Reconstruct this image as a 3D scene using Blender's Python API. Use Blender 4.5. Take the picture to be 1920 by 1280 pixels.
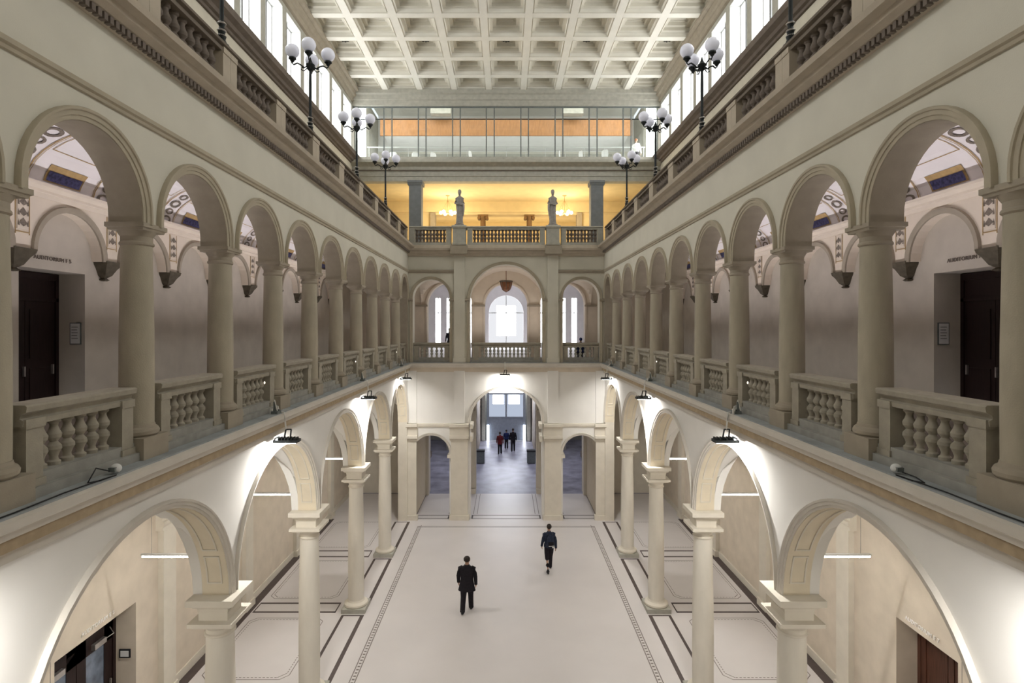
import bpy, math, random
from mathutils import Vector
PI = math.pi
K = 5.0            # metres per hall module (half width of the court)
EYE = 1.96         # camera height in modules
S = .4633          # bay of the upper arcades
XC = 1.045         # axis of the arcade columns
D = 5.707          # court end wall
DB = 6.6           # upper end wall / back of the end aisle
AX = 1.815         # aisle back walls
YB = -.256         # rear end of the hall
scene = bpy.context.scene
for o in list(bpy.data.objects): bpy.data.objects.remove(o)
col = scene.collection

# ---------------- camera, world, exposure ----------------
cam = bpy.data.cameras.new('camera'); cam.lens = 1050/1920*36; cam.sensor_width = 36
cam.shift_x = 11/1920; cam.shift_y = -28/1920; cam.clip_end = 400
co = bpy.data.objects.new('camera', cam); col.objects.link(co)
co.location = (0, 0, EYE*K); co.rotation_euler = (PI/2, 0, 0); scene.camera = co
w = bpy.data.worlds.new('world'); scene.world = w; w.use_nodes = True
w.node_tree.nodes['Background'].inputs[0].default_value = (.86, .92, 1, 1)
w.node_tree.nodes['Background'].inputs[1].default_value = 1.0
scene.view_settings.view_transform = 'Standard'; scene.view_settings.look = 'None'
cy = scene.cycles; cy.adaptive_threshold = .04; cy.max_bounces = 6; cy.diffuse_bounces = 4; cy.glossy_bounces = 2; cy.transmission_bounces = 2
cy.transparent_max_bounces = 6; cy.caustics_reflective = False; cy.caustics_refractive = False; cy.sample_clamp_indirect = 6
scene.view_settings.exposure = 0.46; scene.view_settings.gamma = 1.0

UPT = .42; E_WIN = 7.0; E_FLOOD = 160; E_TUBE = 42; E_GAL = 15; E_WARM = 132
def light(name, kind, loc, energy, color=(1,1,1), size=1, sy=None, rot=(0,0,0), parent=None, spot=None):
    l = bpy.data.lights.new(name, kind); l.energy = energy; l.color = color
    if kind == 'AREA':
        l.size = size
        if sy: l.shape = 'RECTANGLE'; l.size_y = sy
    elif kind == 'SPOT': l.spot_size = spot or 2.5; l.spot_blend = .6; l.shadow_soft_size = size
    else: l.shadow_soft_size = size
    o = bpy.data.objects.new(name, l); col.objects.link(o)
    o.location = Vector(loc)*K; o.rotation_euler = rot
    if parent: o.parent = parent; o.matrix_parent_inverse = parent.matrix_world.inverted()
    return o

# ---------------- materials ----------------
M = {}
def mat(name, c, rough=.8, var=.06, scale=3.0, bump=.0, metal=0, emit=None, es=1, stretch=None, spec=.3, bscale=60):
    m = bpy.data.materials.new(name); m.use_nodes = True; nt = m.node_tree
    b = nt.nodes['Principled BSDF']; b.inputs['Roughness'].default_value = rough
    b.inputs['Metallic'].default_value = metal
    b.inputs['Specular IOR Level'].default_value = spec
    tc = nt.nodes.new('ShaderNodeTexCoord'); mp = nt.nodes.new('ShaderNodeMapping')
    nt.links.new(tc.outputs['Object'], mp.inputs[0])
    if stretch: mp.inputs['Scale'].default_value = stretch
    n = nt.nodes.new('ShaderNodeTexNoise'); n.inputs['Scale'].default_value = scale; n.inputs['Detail'].default_value = 3
    nt.links.new(mp.outputs[0], n.inputs['Vector'])
    r = nt.nodes.new('ShaderNodeValToRGB'); r.color_ramp.elements[0].position = .3; r.color_ramp.elements[1].position = .7
    r.color_ramp.elements[0].color = (*[max(0, x*(1-var)) for x in c], 1)
    r.color_ramp.elements[1].color = (*[min(1, x*(1+var)) for x in c], 1)
    nt.links.new(n.outputs['Fac'], r.inputs[0]); nt.links.new(r.outputs[0], b.inputs['Base Color'])
    if bump:
        n2 = nt.nodes.new('ShaderNodeTexNoise'); n2.inputs['Scale'].default_value = bscale
        n2.inputs['Detail'].default_value = 1; nt.links.new(tc.outputs['Object'], n2.inputs['Vector'])
        bp = nt.nodes.new('ShaderNodeBump'); bp.inputs['Strength'].default_value = bump; bp.inputs['Distance'].default_value = .01
        nt.links.new(n2.outputs['Fac'], bp.inputs['Height']); nt.links.new(bp.outputs[0], b.inputs['Normal'])
    if emit:
        b.inputs['Emission Color'].default_value = (*emit, 1); b.inputs['Emission Strength'].default_value = es
    M[name] = m; return m
mat('arch_stone', (.45,.40,.31), .85, .06, 4, .15)
mat('cornice', (.47,.41,.33), .85, .07, 4, .15)
mat('rail_dark', (.19,.16,.13), .85, .1, 4, .2)
mat('gallery_band', (.66,.62,.52), .85, .05, 3)
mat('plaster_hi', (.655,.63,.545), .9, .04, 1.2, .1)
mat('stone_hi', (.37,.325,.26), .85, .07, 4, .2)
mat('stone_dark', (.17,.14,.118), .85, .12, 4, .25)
mat('stone_pale', (.43,.42,.37), .85, .10, 5, .2)
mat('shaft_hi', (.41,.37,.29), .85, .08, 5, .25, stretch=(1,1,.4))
mat('ledge', (.35,.375,.39), .7, .15, 3, .2)
mat('balustrade', (.36,.33,.27), .8, .1, 6, .2)
mat('stone_step', (.33,.325,.30), .8, .14, 4, .2)
mat('trim_white', (.64,.60,.54), .8, .04, 3)  # greyed so that the lower archivolts' shade sits in the colour
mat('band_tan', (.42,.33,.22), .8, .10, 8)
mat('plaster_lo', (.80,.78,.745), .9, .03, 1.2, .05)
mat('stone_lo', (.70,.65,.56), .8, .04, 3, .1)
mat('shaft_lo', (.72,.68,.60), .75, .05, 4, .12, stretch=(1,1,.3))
mat('soffit', (.71,.63,.49), .85, .04, 3)
mat('aisle_wall', (.66,.58,.48), .9, .07, 2, .1)
mat('aisle_hi', (.55,.505,.44), .9, .07, 2, .15)
mat('vault_hi', (.82,.79,.80), .9, .03, 2)
mat('vault_trim', (.76,.68,.58), .85, .04, 3)
mat('gold', (.42,.29,.13), .6, .15, 8)
mat('blue', (.09,.095,.24), .7, .6, 16)
mat('grey_orn', (.20,.17,.14), .8, .3, 30)
mat('corbel', (.10,.085,.06), .7, .2, 10)
mat('door_dark', (.018,.008,.008), .45, .3, 6, stretch=(6,6,.6))
mat('door_red', (.085,.035,.022), .45, .3, 5, stretch=(6,6,.5))
mat('glass_blue', (.16,.20,.27), .15, .4, 3, spec=.6)
mat('metal_dark', (.022,.026,.028), .45, .2, 10, metal=.4)
mat('metal_grey', (.18,.20,.20), .5, .1, 10, metal=.3)
mat('silver', (.55,.53,.52), .35, .05, 10, metal=.8)
mat('cable_white', (.75,.74,.70), .6, .03)
mat('black', (.015,.015,.017), .5, .1)
mat('lettering_white', (.95,.93,.90), .6, .02)
mat('paper', (.75,.76,.76), .6, .03)
mat('globe', (.74,.75,.84), .25, .01, emit=(.85,.86,1), es=.10)
mat('coffer', (.70,.675,.60), .85, .03, 2)
mat('ceil_white', (.80,.78,.72), .85, .03, 2)
mat('rosette', (.10,.10,.09), .6, .3, 12)
mat('frame_white', (.50,.51,.50), .6, .02)
mat('mullion', (.16,.165,.165), .6, .05)
mat('floor', (.66,.625,.615), .38, .035, .6, .04, bscale=25)
mat('inlay', (.085,.065,.062), .45, .12, 6)
mat('inlay_thin', (.22,.19,.175), .5, .12, 6)
mat('floor_dark', (.27,.265,.33), .42, .35, 1.2, .35, spec=.5, bscale=3)
mat('hall_brown', (.26,.21,.17), .7, .25, 3)
mat('steel_blue', (.34,.39,.46), .4, .1, 5, metal=.2)
mat('warm_wall', (.80,.66,.40), .85, .05, 2)
mat('pillar_grey', (.20,.215,.23), .75, .08, 5)
mat('ionic', (.22,.13,.06), .6, .1, 5)
mat('orange', (.40,.19,.075), .5, .16, 3, stretch=(5,1,1))
mat('office_white', (.80,.80,.80), .6, .03)
mat('copper', (.30,.13,.07), .45, .35, 10, metal=.3)
mat('statue', (.33,.31,.29), .8, .2, 6, .2)
mat('skin', (.45,.27,.19), .6, .05)
mat('hair_dark', (.03,.022,.018), .7, .3, 40)
mat('hair_red', (.35,.12,.05), .7, .2, 40)
mat('coat_black', (.012,.010,.014), .9, .2, 20)
mat('navy', (.022,.030,.055), .9, .2, 20)
mat('trouser', (.016,.013,.018), .9, .2, 20)
mat('red_coat', (.11,.012,.015), .9, .2, 20)
mat('blue_coat', (.012,.022,.08), .9, .2, 20)
mat('shirt_white', (.75,.75,.73), .8, .03)
def emis(name, c, s):
    m = bpy.data.materials.new(name); m.use_nodes = True; nt = m.node_tree; nt.nodes.clear()
    e = nt.nodes.new('ShaderNodeEmission'); e.inputs[0].default_value = (*c,1); e.inputs[1].default_value = s
    o = nt.nodes.new('ShaderNodeOutputMaterial'); nt.links.new(e.outputs[0], o.inputs[0]); M[name] = m
emis('day', (.98,.98,.96), E_WIN); emis('day_soft', (.62,.70,.86), .55)
emis('day_bright', (.95,.97,1), 14); emis('pilaster_glow', (.88,.92,1), 8.0)
emis('day_soft2', (.95,.96,1), .64)
emis('tube', (1,.95,.86), E_TUBE); emis('flood_face', (1,.97,.9), 12)
emis('bulb', (1,.86,.6), 9); emis('pilot', (1,.9,.75), 1.6)
m = bpy.data.materials.new('clear_glass'); m.use_nodes = True; nt = m.node_tree; nt.nodes.clear()
a_ = nt.nodes.new('ShaderNodeBsdfTransparent'); a_.inputs[0].default_value = (.94,.97,.96,1)
g_ = nt.nodes.new('ShaderNodeBsdfGlossy'); g_.inputs[1].default_value = .02
x_ = nt.nodes.new('ShaderNodeMixShader'); x_.inputs[0].default_value = .05
o_ = nt.nodes.new('ShaderNodeOutputMaterial')
nt.links.new(a_.outputs[0], x_.inputs[1]); nt.links.new(g_.outputs[0], x_.inputs[2]); nt.links.new(x_.outputs[0], o_.inputs[0])
M['clear_glass'] = m

# ---------------- mesh helpers (local units: modules, scaled by K; s=1 for metres) ----------------
class MB:
    def __init__(s, k=K): s.v = []; s.f = []; s.k = k; s.sm = []
    def add(s, vs, fs, smooth=False):
        n = len(s.v); s.v += vs
        for f in fs: s.f.append([i+n for i in f]); s.sm.append(smooth)
    def box(s, x0, x1, y0, y1, z0, z1):
        s.add([(x0,y0,z0),(x1,y0,z0),(x1,y1,z0),(x0,y1,z0),(x0,y0,z1),(x1,y0,z1),(x1,y1,z1),(x0,y1,z1)],
              [(0,3,2,1),(4,5,6,7),(0,1,5,4),(1,2,6,5),(2,3,7,6),(3,0,4,7)]); return s
    def quad(s, a, b, c, d): s.add([a,b,c,d], [(0,1,2,3)]); return s
    def prof(s, p, x0, x1):                     # closed profile [(y,z)] swept along x
        n = len(p); s.add([(x0,y,z) for y,z in p]+[(x1,y,z) for y,z in p],
              [(i,(i+1)%n,(i+1)%n+n,i+n) for i in range(n)]+[tuple(range(n))[::-1], tuple(range(n,2*n))]); return s
    def lathe(s, p, seg=20, cx=0, cy=0, sx=1, sy=1, smooth=True, a0=0):
        n = len(p); vs = []
        for i in range(seg):
            a = a0+2*PI*i/seg
            for r, z in p: vs.append((cx+r*sx*math.cos(a), cy+r*sy*math.sin(a), z))
        fs = [(i*n+j, ((i+1)%seg)*n+j, ((i+1)%seg)*n+j+1, i*n+j+1) for i in range(seg) for j in range(n-1)]
        s.add(vs, fs, smooth)
        m = len(s.v)-len(vs)
        s.f.append([m+i*n for i in range(seg)][::-1]); s.sm.append(False)
        s.f.append([m+i*n+n-1 for i in range(seg)]); s.sm.append(False); return s
    def loft(s, rings, seg=20, fold=0, nf=9, smooth=True):   # rings (cx,cy,z,rx,ry)
        vs = []
        for (cx,cy,z,rx,ry) in rings:
            for i in range(seg):
                a = 2*PI*i/seg; q = 1+fold*math.cos(nf*a+z*3)
                vs.append((cx+rx*q*math.cos(a), cy+ry*q*math.sin(a), z))
        n = len(rings)
        s.add(vs, [(j*seg+i, j*seg+(i+1)%seg, (j+1)*seg+(i+1)%seg, (j+1)*seg+i) for j in range(n-1) for i in range(seg)], smooth)
        m = len(s.v)-len(vs)
        s.f.append([m+i for i in range(seg)][::-1]); s.sm.append(False)
        s.f.append([m+(n-1)*seg+i for i in range(seg)]); s.sm.append(False); return s
    def tube(s, pts, r, seg=8):
        rs = r if isinstance(r, (list, tuple)) else [r]*len(pts)
        P = [Vector(p) for p in pts]; vs = []
        for i, p in enumerate(P):
            d = (P[min(i+1,len(P)-1)]-P[max(i-1,0)]).normalized()
            u = d.cross(Vector((0,0,1)) if abs(d.z) < .9 else Vector((0,1,0))).normalized(); v = d.cross(u)
            for j in range(seg):
                a = 2*PI*j/seg; q = p+(u*math.cos(a)+v*math.sin(a))*rs[i]; vs.append(tuple(q))
        n = len(P)
        s.add(vs, [(i*seg+j, i*seg+(j+1)%seg, (i+1)*seg+(j+1)%seg, (i+1)*seg+j) for i in range(n-1) for j in range(seg)], True)
        m = len(s.v)-len(vs)
        s.f.append([m+j for j in range(seg)][::-1]); s.sm.append(False)
        s.f.append([m+(n-1)*seg+j for j in range(seg)]); s.sm.append(False); return s
    def ball(s, c, r, seg=16, rings=10, sx=1, sy=1, sz=1):
        p = [(r*math.sin(PI*i/rings), -r*math.cos(PI*i/rings)) for i in range(1, rings)]
        p = [(r*.05, -r*.998)]+p+[(r*.05, r*.998)]
        k = len(s.v); s.lathe(p, seg)
        for i in range(k, len(s.v)): x,y,z = s.v[i]; s.v[i] = (c[0]+x*sx, c[1]+y*sy, c[2]+z*sz)
        return s
    # wall in the local x-z plane, front at y=0 facing -y, with arched or square openings
    def wall(s, u0, u1, zb, zt, thick, ops=(), seg=20, back=True):
        L = [(u0, zb)]
        for (c, a, zs, rise, zf) in ops:
            if zf is not None and zf > zb: s.box(c-a, c+a, 0, thick, zb, zf)
            if zb < zs: L.append((c-a, zb))
            if rise == 0: L += [(c-a, zs), (c+a, zs)]
            else:
                for i in range(seg+1):
                    t = PI-PI*i/seg; L.append((c+a*math.cos(t), zs+rise*math.sin(t)))
            if zb < zs: L.append((c+a, zb))
        L.append((u1, zb))
        for (ua, za), (ub, zb_) in zip(L[:-1], L[1:]):
            if abs(ua-ub)+abs(za-zb_) < 1e-7: continue
            s.quad((ua,0,za),(ub,0,zb_),(ub,thick,zb_),(ua,thick,za))
            if ub-ua > 1e-6:
                s.quad((ua,0,zt),(ub,0,zt),(ub,0,zb_),(ua,0,za))
                if back: s.quad((ua,thick,za),(ub,thick,zb_),(ub,thick,zt),(ua,thick,zt))
        s.quad((u0,0,zt),(u0,thick,zt),(u1,thick,zt),(u1,0,zt))
        s.quad((u0,0,zb),(u0,thick,zb),(u0,thick,zt),(u0,0,zt)); s.quad((u1,0,zb),(u1,0,zt),(u1,thick,zt),(u1,thick,zb))
        return s
    # swept band following an arch: cross-section points (dr, y) around radius a
    def arch(s, c, a, zs, rise, z0, sec, seg=24, t0=0, t1=PI, smooth=True):
        path = []
        if z0 is not None and z0 < zs and t0 == 0: path.append((c+a, z0, 1, 0))
        for i in range(seg+1):
            t = t0+(t1-t0)*i/seg; path.append((c+a*math.cos(t), zs+rise*math.sin(t), math.cos(t), math.sin(t)))
        if z0 is not None and z0 < zs and t0 == 0: path.append((c-a, z0, -1, 0))
        n = len(sec); vs = []
        for (x,z,nx,nz) in path:
            for (dr, y) in sec: vs.append((x+nx*dr, y, z+nz*dr))
        m = len(path)
        s.add(vs, [(i*n+j, (i+1)*n+j, (i+1)*n+(j+1)%n, i*n+(j+1)%n) for i in range(m-1) for j in range(n)], smooth)
        k = len(s.v)-len(vs)
        s.f.append([k+j for j in range(n)]); s.sm.append(False)
        s.f.append([k+(m-1)*n+j for j in range(n)][::-1]); s.sm.append(False); return s
    def mesh(s, name, material):
        me = bpy.data.meshes.new(name); k = s.k
        me.from_pydata([(x*k,y*k,z*k) for x,y,z in s.v], [], s.f)
        me.polygons.foreach_set('use_smooth', s.sm); me.materials.append(M[material]); me.update()
        if any(s.sm): me.set_sharp_from_angle(angle=math.radians(28))
        return me
    def obj(s, name, material, parent=None, loc=(0,0,0), rz=0):
        return link(name, s.mesh(name, material), parent, loc, rz)
def link(name, me, parent=None, loc=(0,0,0), rz=0):
    o = bpy.data.objects.new(name, me); col.objects.link(o)
    o.location = Vector(loc)*K; o.rotation_euler = (0,0,rz); o.parent = parent; return o
def empty(name, loc=(0,0,0), rz=0): return link(name, None, None, loc, rz)
def tag(o, label=None, cat=None, group=None, kind=None):
    for k_, v_ in (('label',label),('category',cat),('group',group),('kind',kind)):
        if v_: o[k_] = v_
    return o
def struct(o): o['kind'] = 'structure'; return o
def copy_tree(o, parent=None):
    c = o.copy(); col.objects.link(c); c.parent = parent
    for ch in list(o.children): copy_tree(ch, c)
    return c
_tr = [0]
def trim():
    _tr[0] += 1; return 'trim_%d' % _tr[0]
_dn = [0]; _wn = [0]
def dname(): _dn[0] += 1; return 'door_%d' % _dn[0]
def wname(): _wn[0] += 1; return 'window_%d' % _wn[0]
ORD = ['nearest','second','third','fourth','fifth','sixth','seventh','eighth','ninth','tenth','eleventh','twelfth']
SIDES = [('left', -1, PI/2), ('right', 1, -PI/2)]
# on a side: local x = +y (left) or -y (right); U(y) gives the local coordinate
def U(sd, y): return y if sd < 0 else -y
def span(sd, y0, y1): return (y0, y1) if sd < 0 else (-y1, -y0)

# ================= STRUCTURE =================
NU = [n for n in range(0, 12)]                  # upper columns at y=(n+.42)*S
YU = [(n+.42)*S for n in NU]
HW = .40*.4686-.002                                     # half span of an upper arch
ZG = 1.59; ZSP = 2.243; ZG2 = 2.76; ZTOP2 = 2.70
ARCHV = [(0,0),(0,-.004),(.010,-.005),(.0105,-.008),(.021,-.009),(.0225,-.013),(.028,-.014),(.030,-.010),(.030,0)]
ARCHB = [(0,0),(0,-.005),(.008,-.006),(.0085,-.010),(.018,-.011),(.0195,-.015),(.025,-.016),(.027,-.012),(.027,0)]
YL = [(n+.42)*S for n in (0,2,4,6,8,10)]        # lower columns
RL = .431; ZSL = .995
for nm, sd, rz in SIDES:
    u = lambda y: U(sd, y)
    # upper arcade wall
    ops = [((a+b)/2, HW, ZSP+.02, HW, None) for a, b in zip(YU[:-1], YU[1:])]
    last = (YU[-1]+.047, D-.045); ops.append(((last[0]+last[1])/2, (last[1]-last[0])/2, ZSP+.045, (last[1]-last[0])/2, None))
    lops = sorted([(u(c), a, z, r, f) for c,a,z,r,f in ops])
    a0, a1 = span(sd, YU[0], D)
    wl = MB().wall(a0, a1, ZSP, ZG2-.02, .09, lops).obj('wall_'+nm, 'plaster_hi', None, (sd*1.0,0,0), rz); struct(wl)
    b0, b1 = span(sd, YB, YU[0])
    MB().box(b0, b1, 0, .11, 0, ZG2-.02).obj('solid_end', 'plaster_hi', wl)
    MB().box(*span(sd, D-.045, D), 0, .09, ZG, ZSP).obj('corner_pilaster', 'stone_hi', wl)
    av = {}
    for (c,a,z,r,f) in lops:
        key = round(a,3)
        if key not in av: av[key] = MB().arch(0, a, z, r, ZSP, ARCHV).mesh('archivolt', 'arch_stone')
        link('archivolt', av[key], wl, (c,0,0))
        sk = 's%s' % key
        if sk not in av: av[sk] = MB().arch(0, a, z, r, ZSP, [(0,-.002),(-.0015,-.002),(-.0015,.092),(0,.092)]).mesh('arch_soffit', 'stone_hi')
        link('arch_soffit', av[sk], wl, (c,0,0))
    # string course and gallery cornice
    MB().prof([(0,2.512),(-.006,2.513),(-.008,2.520),(-.014,2.524),(-.016,2.534),(0,2.538)], *span(sd, YB, D)).obj(trim(), 'arch_stone', None, (sd*1.0,0,0), rz)['kind'] = 'structure'
    t = struct(MB().prof([(0,2.705),(-.012,2.707),(-.014,2.722),(-.030,2.726),(-.046,2.738),(-.052,2.750),(-.075,2.756),(-.080,2.772),(-.060,2.778),(-.060,2.784),(.12,2.784),(.12,2.705)], *span(sd, YB, D-.055)).obj(trim(), 'cornice', None, (sd*1.0,0,0), rz))
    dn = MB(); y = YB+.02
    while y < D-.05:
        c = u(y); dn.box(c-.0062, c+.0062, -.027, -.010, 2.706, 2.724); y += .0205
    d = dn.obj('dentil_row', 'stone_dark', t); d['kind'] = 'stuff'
    # gallery floor slab, ledge and lower fascia
    t = struct(MB().prof([(.90,ZG-.08),(.90,ZG),(-.046,ZG),(-.054,ZG-.004),(-.054,ZG-.022),(-.042,ZG-.028),(-.036,ZG-.044),(0,ZG-.044),(0,ZG-.08)], *span(sd, YB, D-.046)).obj(trim(), 'trim_white', None, (sd*1.0,0,0), rz))
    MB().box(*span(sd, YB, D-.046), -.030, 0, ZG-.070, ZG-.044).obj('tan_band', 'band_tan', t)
    MB().prof([(0,ZG-.100),(-.014,ZG-.098),(-.016,ZG-.070),(0,ZG-.070)], *span(sd, YB, D-.046)).obj('lower_fascia', 'trim_white', t)
    MB().box(*span(sd, YB, D-.046), -.044, .10, ZG, ZG+.004).obj('ledge_paving', 'ledge', t)
    MB().box(*span(sd, YB, D+.1), .10, .815, ZG, ZG+.002).obj('gallery_paving', 'stone_dark', t)
    # lower arcade wall
    ops = [((a+b)/2, RL, ZSL, RL, None) for a, b in zip(YL[:-1], YL[1:])]
    last = (YL[-1]+.033, D-.06); la = (last[1]-last[0])/2; ops.append(((last[0]+last[1])/2, la, ZSL+RL-la-.01, la, None))
    lops = sorted([(u(c), a, z, r, f) for c,a,z,r,f in ops])
    wl = struct(MB().wall(*span(sd, YL[0], D), ZSL, ZG-.08, .09, lops, 28).obj('wall_'+nm, 'plaster_lo', None, (sd*1.0,0,0), rz))
    MB().box(*span(sd, D-.06, D), 0, .09, 0, ZSL).obj('corner_pilaster', 'stone_lo', wl)
    lv = {}
    for (c,a,z,r,f) in lops:
        key = round(a,3)
        if key not in lv:
            lv[key] = MB().arch(0, a, z, r, ZSL, ARCHB, 32).mesh('archivolt', 'trim_white')
            mb = MB().arch(0, a, z, r, ZSL, [(0,-.002),(-.0015,-.002),(-.0015,.092),(0,.092)], 32)
            fr = MB()
            for t0, t1 in ((.10,.36),(.42,PI/2-.03),(PI/2+.03,PI-.42),(PI-.36,PI-.10)):
                for (ya, yb) in ((.018,.023),(.068,.073)):
                    fr.arch(0, a, z, r, None, [(-.001,ya),(-.005,ya),(-.005,yb),(-.001,yb)], 10, t0, t1)
                for tt in (t0, t1-.013):
                    fr.arch(0, a, z, r, None, [(-.001,.018),(-.005,.018),(-.005,.073),(-.001,.073)], 1, tt, tt+.013)
            lv[-key] = (mb.mesh('arch_soffit', 'soffit'), fr.mesh('soffit_moulding', 'stone_lo'))
        link('archivolt', lv[key], wl, (c,0,0))
        so = link('arch_soffit', lv[-key][0], wl, (c,0,0)); link('soffit_moulding', lv[-key][1], so)
    # ---- aisle back walls: ground floor with door niche
    nich, nh = (2.498, .248) if sd < 0 else (2.427, .178)
    wb = struct(MB().wall(*span(sd, YB, 9.7), 0, ZG-.08, .125, [(u(nich), nh, .61, 0, None)], back=False).obj('wall_'+nm+'_aisle', 'aisle_wall', None, (sd*AX,0,0), rz))
    MB().box(u(nich)-.30, u(nich)+.30, .118, .14, 0, .62).obj('niche_back', 'aisle_wall', wb)
    bb = struct(MB().box(*span(sd, YB, nich-nh), -.008, 0, 0, .05).box(*span(sd, nich+nh, 9.7), -.008, 0, 0, .05).obj('baseboard_'+nm, 'stone_lo', None, (sd*AX,0,0), rz))
    for i, y in enumerate([YL[0]+k*2*S for k in range(6)]+[D+.05, DB]):
        p = MB().box(u(y)-.055, u(y)+.055, -.030, 0, .05, .90); p.box(u(y)-.065, u(y)+.065, -.040, 0, 0, .05)
        p.obj('pilaster', 'stone_lo', wb)
        MB().prof([(0,.90),(-.036,.90),(-.036,.915),(-.045,.93),(-.045,.945),(-.034,.95),(-.034,.965),(-.06,.98),(-.06,.995),(0,.995)], u(y)-.075, u(y)+.075).obj('pilaster_capital', 'stone_lo', wb)
        if y < D:   # transverse arches over the aisle (own frame, across the aisle)
            tb = MB(); tb.arch(0, .322, ZSL, .395, None, [(.012,-.028),(.012,.028),(.05,.028),(.05,-.028)], 20)
            tb.obj('transverse_arch', 'plaster_lo', wb, (u(y), -.3525, 0), PI/2)
    # ground floor aisle vault
    vb = MB()
    ys = [YL[0]+k*2*S for k in range(6)]+[D]
    G = 24
    for y0, y1 in zip(ys[:-1], ys[1:]):
        yc = (y0+y1)/2; hy = (y1-y0)/2-.005; xc = 1.4525; hx = .3625; vs = []
        for i in range(G+1):
            for j in range(G+1):
                x = 1.09+.725*i/G; y = yc-(y1-y0)/2*math.cos(PI*j/G)
                p = math.sqrt(max(0, 1-((x-xc)/hx)**2)); q = math.sqrt(max(0, 1-((y-yc)/hy)**2))
                vs.append((U(sd, y), x-AX, min(ZG-.085, ZSL+RL*max(p, q)+.01)))
        vb.add(vs, [(i*(G+1)+j, (i+1)*(G+1)+j, (i+1)*(G+1)+j+1, i*(G+1)+j+1) for i in range(G) for j in range(G)], True)
    vo = vb.obj('aisle_vault', 'plaster_lo', wb)
    # ---- gallery back wall (first floor)
    n5 = 2.249 if sd < 0 else 2.212
    wg = struct(MB().wall(*span(sd, YB, 9.7), ZG, 2.70, .14, sorted([(u(n5), .164, 2.185, 0, None), (u(6.72), .10, 2.10, 0, None)]), back=False).obj('wall_'+nm+'_gallery', 'aisle_hi', None, (sd*AX,0,0), rz))
    MB().box(u(n5)-.25, u(n5)+.25, .135, .16, ZG, 2.25).box(u(6.72)-.15, u(6.72)+.15, .135, .16, ZG, 2.25).obj('niche_back', 'aisle_hi', wg)
    # blind arches standing proud on corbels
    cb = [YU[0]+k*S for k in range(0, 13)]
    BW = .172
    bops = sorted([(u((a+b)/2), BW, ZSP+.003, BW, None) for a, b in zip(cb[:-1], cb[1:])])
    MB().wall(*span(sd, cb[0]-.03, cb[-1]+.03), ZSP+.001, 2.47, .045, bops, 16, back=False).obj('blind_arcade', 'vault_trim', wg, (0,-.045,0))
    ba = MB().arch(0, BW, ZSP+.003, BW, ZSP, [(0,0),(0,-.008),(.010,-.012),(.022,-.012),(.024,0)], 20).mesh('blind_archivolt', 'stone_hi')
    cm = MB(); cm.lathe([(.012,-.085),(.022,-.080),(.010,-.072),(.030,-.060),(.05,-.030),(.066,-.014),(.070,0)], 4, smooth=False, a0=PI/4).mesh('x','corbel')
    cm = cm.mesh('corbel', 'corbel')
    om = MB().box(-.030,.030,-.003,0,.075,.235).mesh('spandrel_panel_unused', 'vault_hi')
    om_t = MB().box(-.024,.024,-.003,0,.072,.202).mesh('spandrel_panel', 'vault_trim')
    on = MB()
    for k in range(3):
        z = .095+.038*k; on.add([(0,-.005,z-.012),(.018,-.005,z),(0,-.005,z+.02),(-.018,-.005,z)], [(0,1,2,3)])
        on.add([(-.024,-.005,z-.01),(-.016,-.005,z-.01),(-.020,-.005,z+.016)], [(0,1,2)]); on.add([(.024,-.005,z-.01),(.016,-.005,z-.01),(.020,-.005,z+.016)], [(0,1,2)])
    on = on.mesh('painted_ornament', 'grey_orn')
    lin = MB().box(-.031,-.029,-.002,0,.055,.203).box(.029,.031,-.002,0,.055,.203).box(-.031,.031,-.002,0,.062,.065).mesh('gilt_line', 'gold')
    for (c,a,z,r,f) in bops: link('blind_archivolt', ba, wg, (c,-.045,0))
    for y in cb:
        link('corbel', cm, wg, (u(y),-.012,ZSP+.005))
        sp = link('spandrel_panel', om_t, wg, (u(y),-.0455,ZSP)); link('painted_ornament', on, sp); link('gilt_line', lin, sp)
    # vault cornice and barrel vault with painted bands
    t = struct(MB().prof([(0,2.450),(-.050,2.450),(-.054,2.466),(-.062,2.469),(-.062,2.478),(-.076,2.488),(-.082,2.490),(-.082,2.501),(0,2.501)], *span(sd, YB, 9.7)).obj(trim(), 'vault_trim', None, (sd*AX,0,0), rz))
    VR, VH, V0 = .3625, .215, 2.497
    pts = [(-.3625+VR*math.cos(PI*i/20), V0+VH*math.sin(PI*i/20)) for i in range(21)]
    vm = MB(); sp0, sp1 = span(sd, YB, D)
    for (ya,za),(yb,zb) in zip(pts[:-1], pts[1:]): vm.add([(sp0,ya,za),(sp1,ya,za),(sp1,yb,zb),(sp0,yb,zb)], [(0,1,2,3)], True)
    vm.obj('painted_vault', 'vault_hi', wg)
    def vp(t, off=.004): return (-.3625+(VR-off)*math.cos(t), V0+(VH-off)*math.sin(t))
    bm_ = MB()
    for hw in ((-.062,-.056),(.056,.062),(-.070,-.067),(.067,.070)):
        for i in range(16):
            t0_, t1_ = .08+i*(PI-.16)/16, .08+(i+1)*(PI-.16)/16
            a, b = vp(t0_), vp(t1_); bm_.quad((hw[0],*a),(hw[1],*a),(hw[1],*b),(hw[0],*b))
    bm_ = bm_.mesh('gilt_band', 'gold')
    rg = MB()
    for k in range(15):
        t_ = .16+k*(PI-.32)/14; R1 = .026 if k%2 == 0 else .020
        for j in range(14):
            q0, q1 = 2*PI*j/14, 2*PI*(j+1)/14; F = []
            for (qq, rr) in ((q0,R1),(q1,R1),(q1,R1*.58),(q0,R1*.58)):
                yy, zz = vp(t_+rr*math.sin(qq)/.27, .005); F.append((rr*math.cos(qq)*1.5, yy, zz))
            rg.add(F, [(0,1,2,3)])
    rg = rg.mesh('painted_ring', 'grey_orn')
    pnl = MB()
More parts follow.
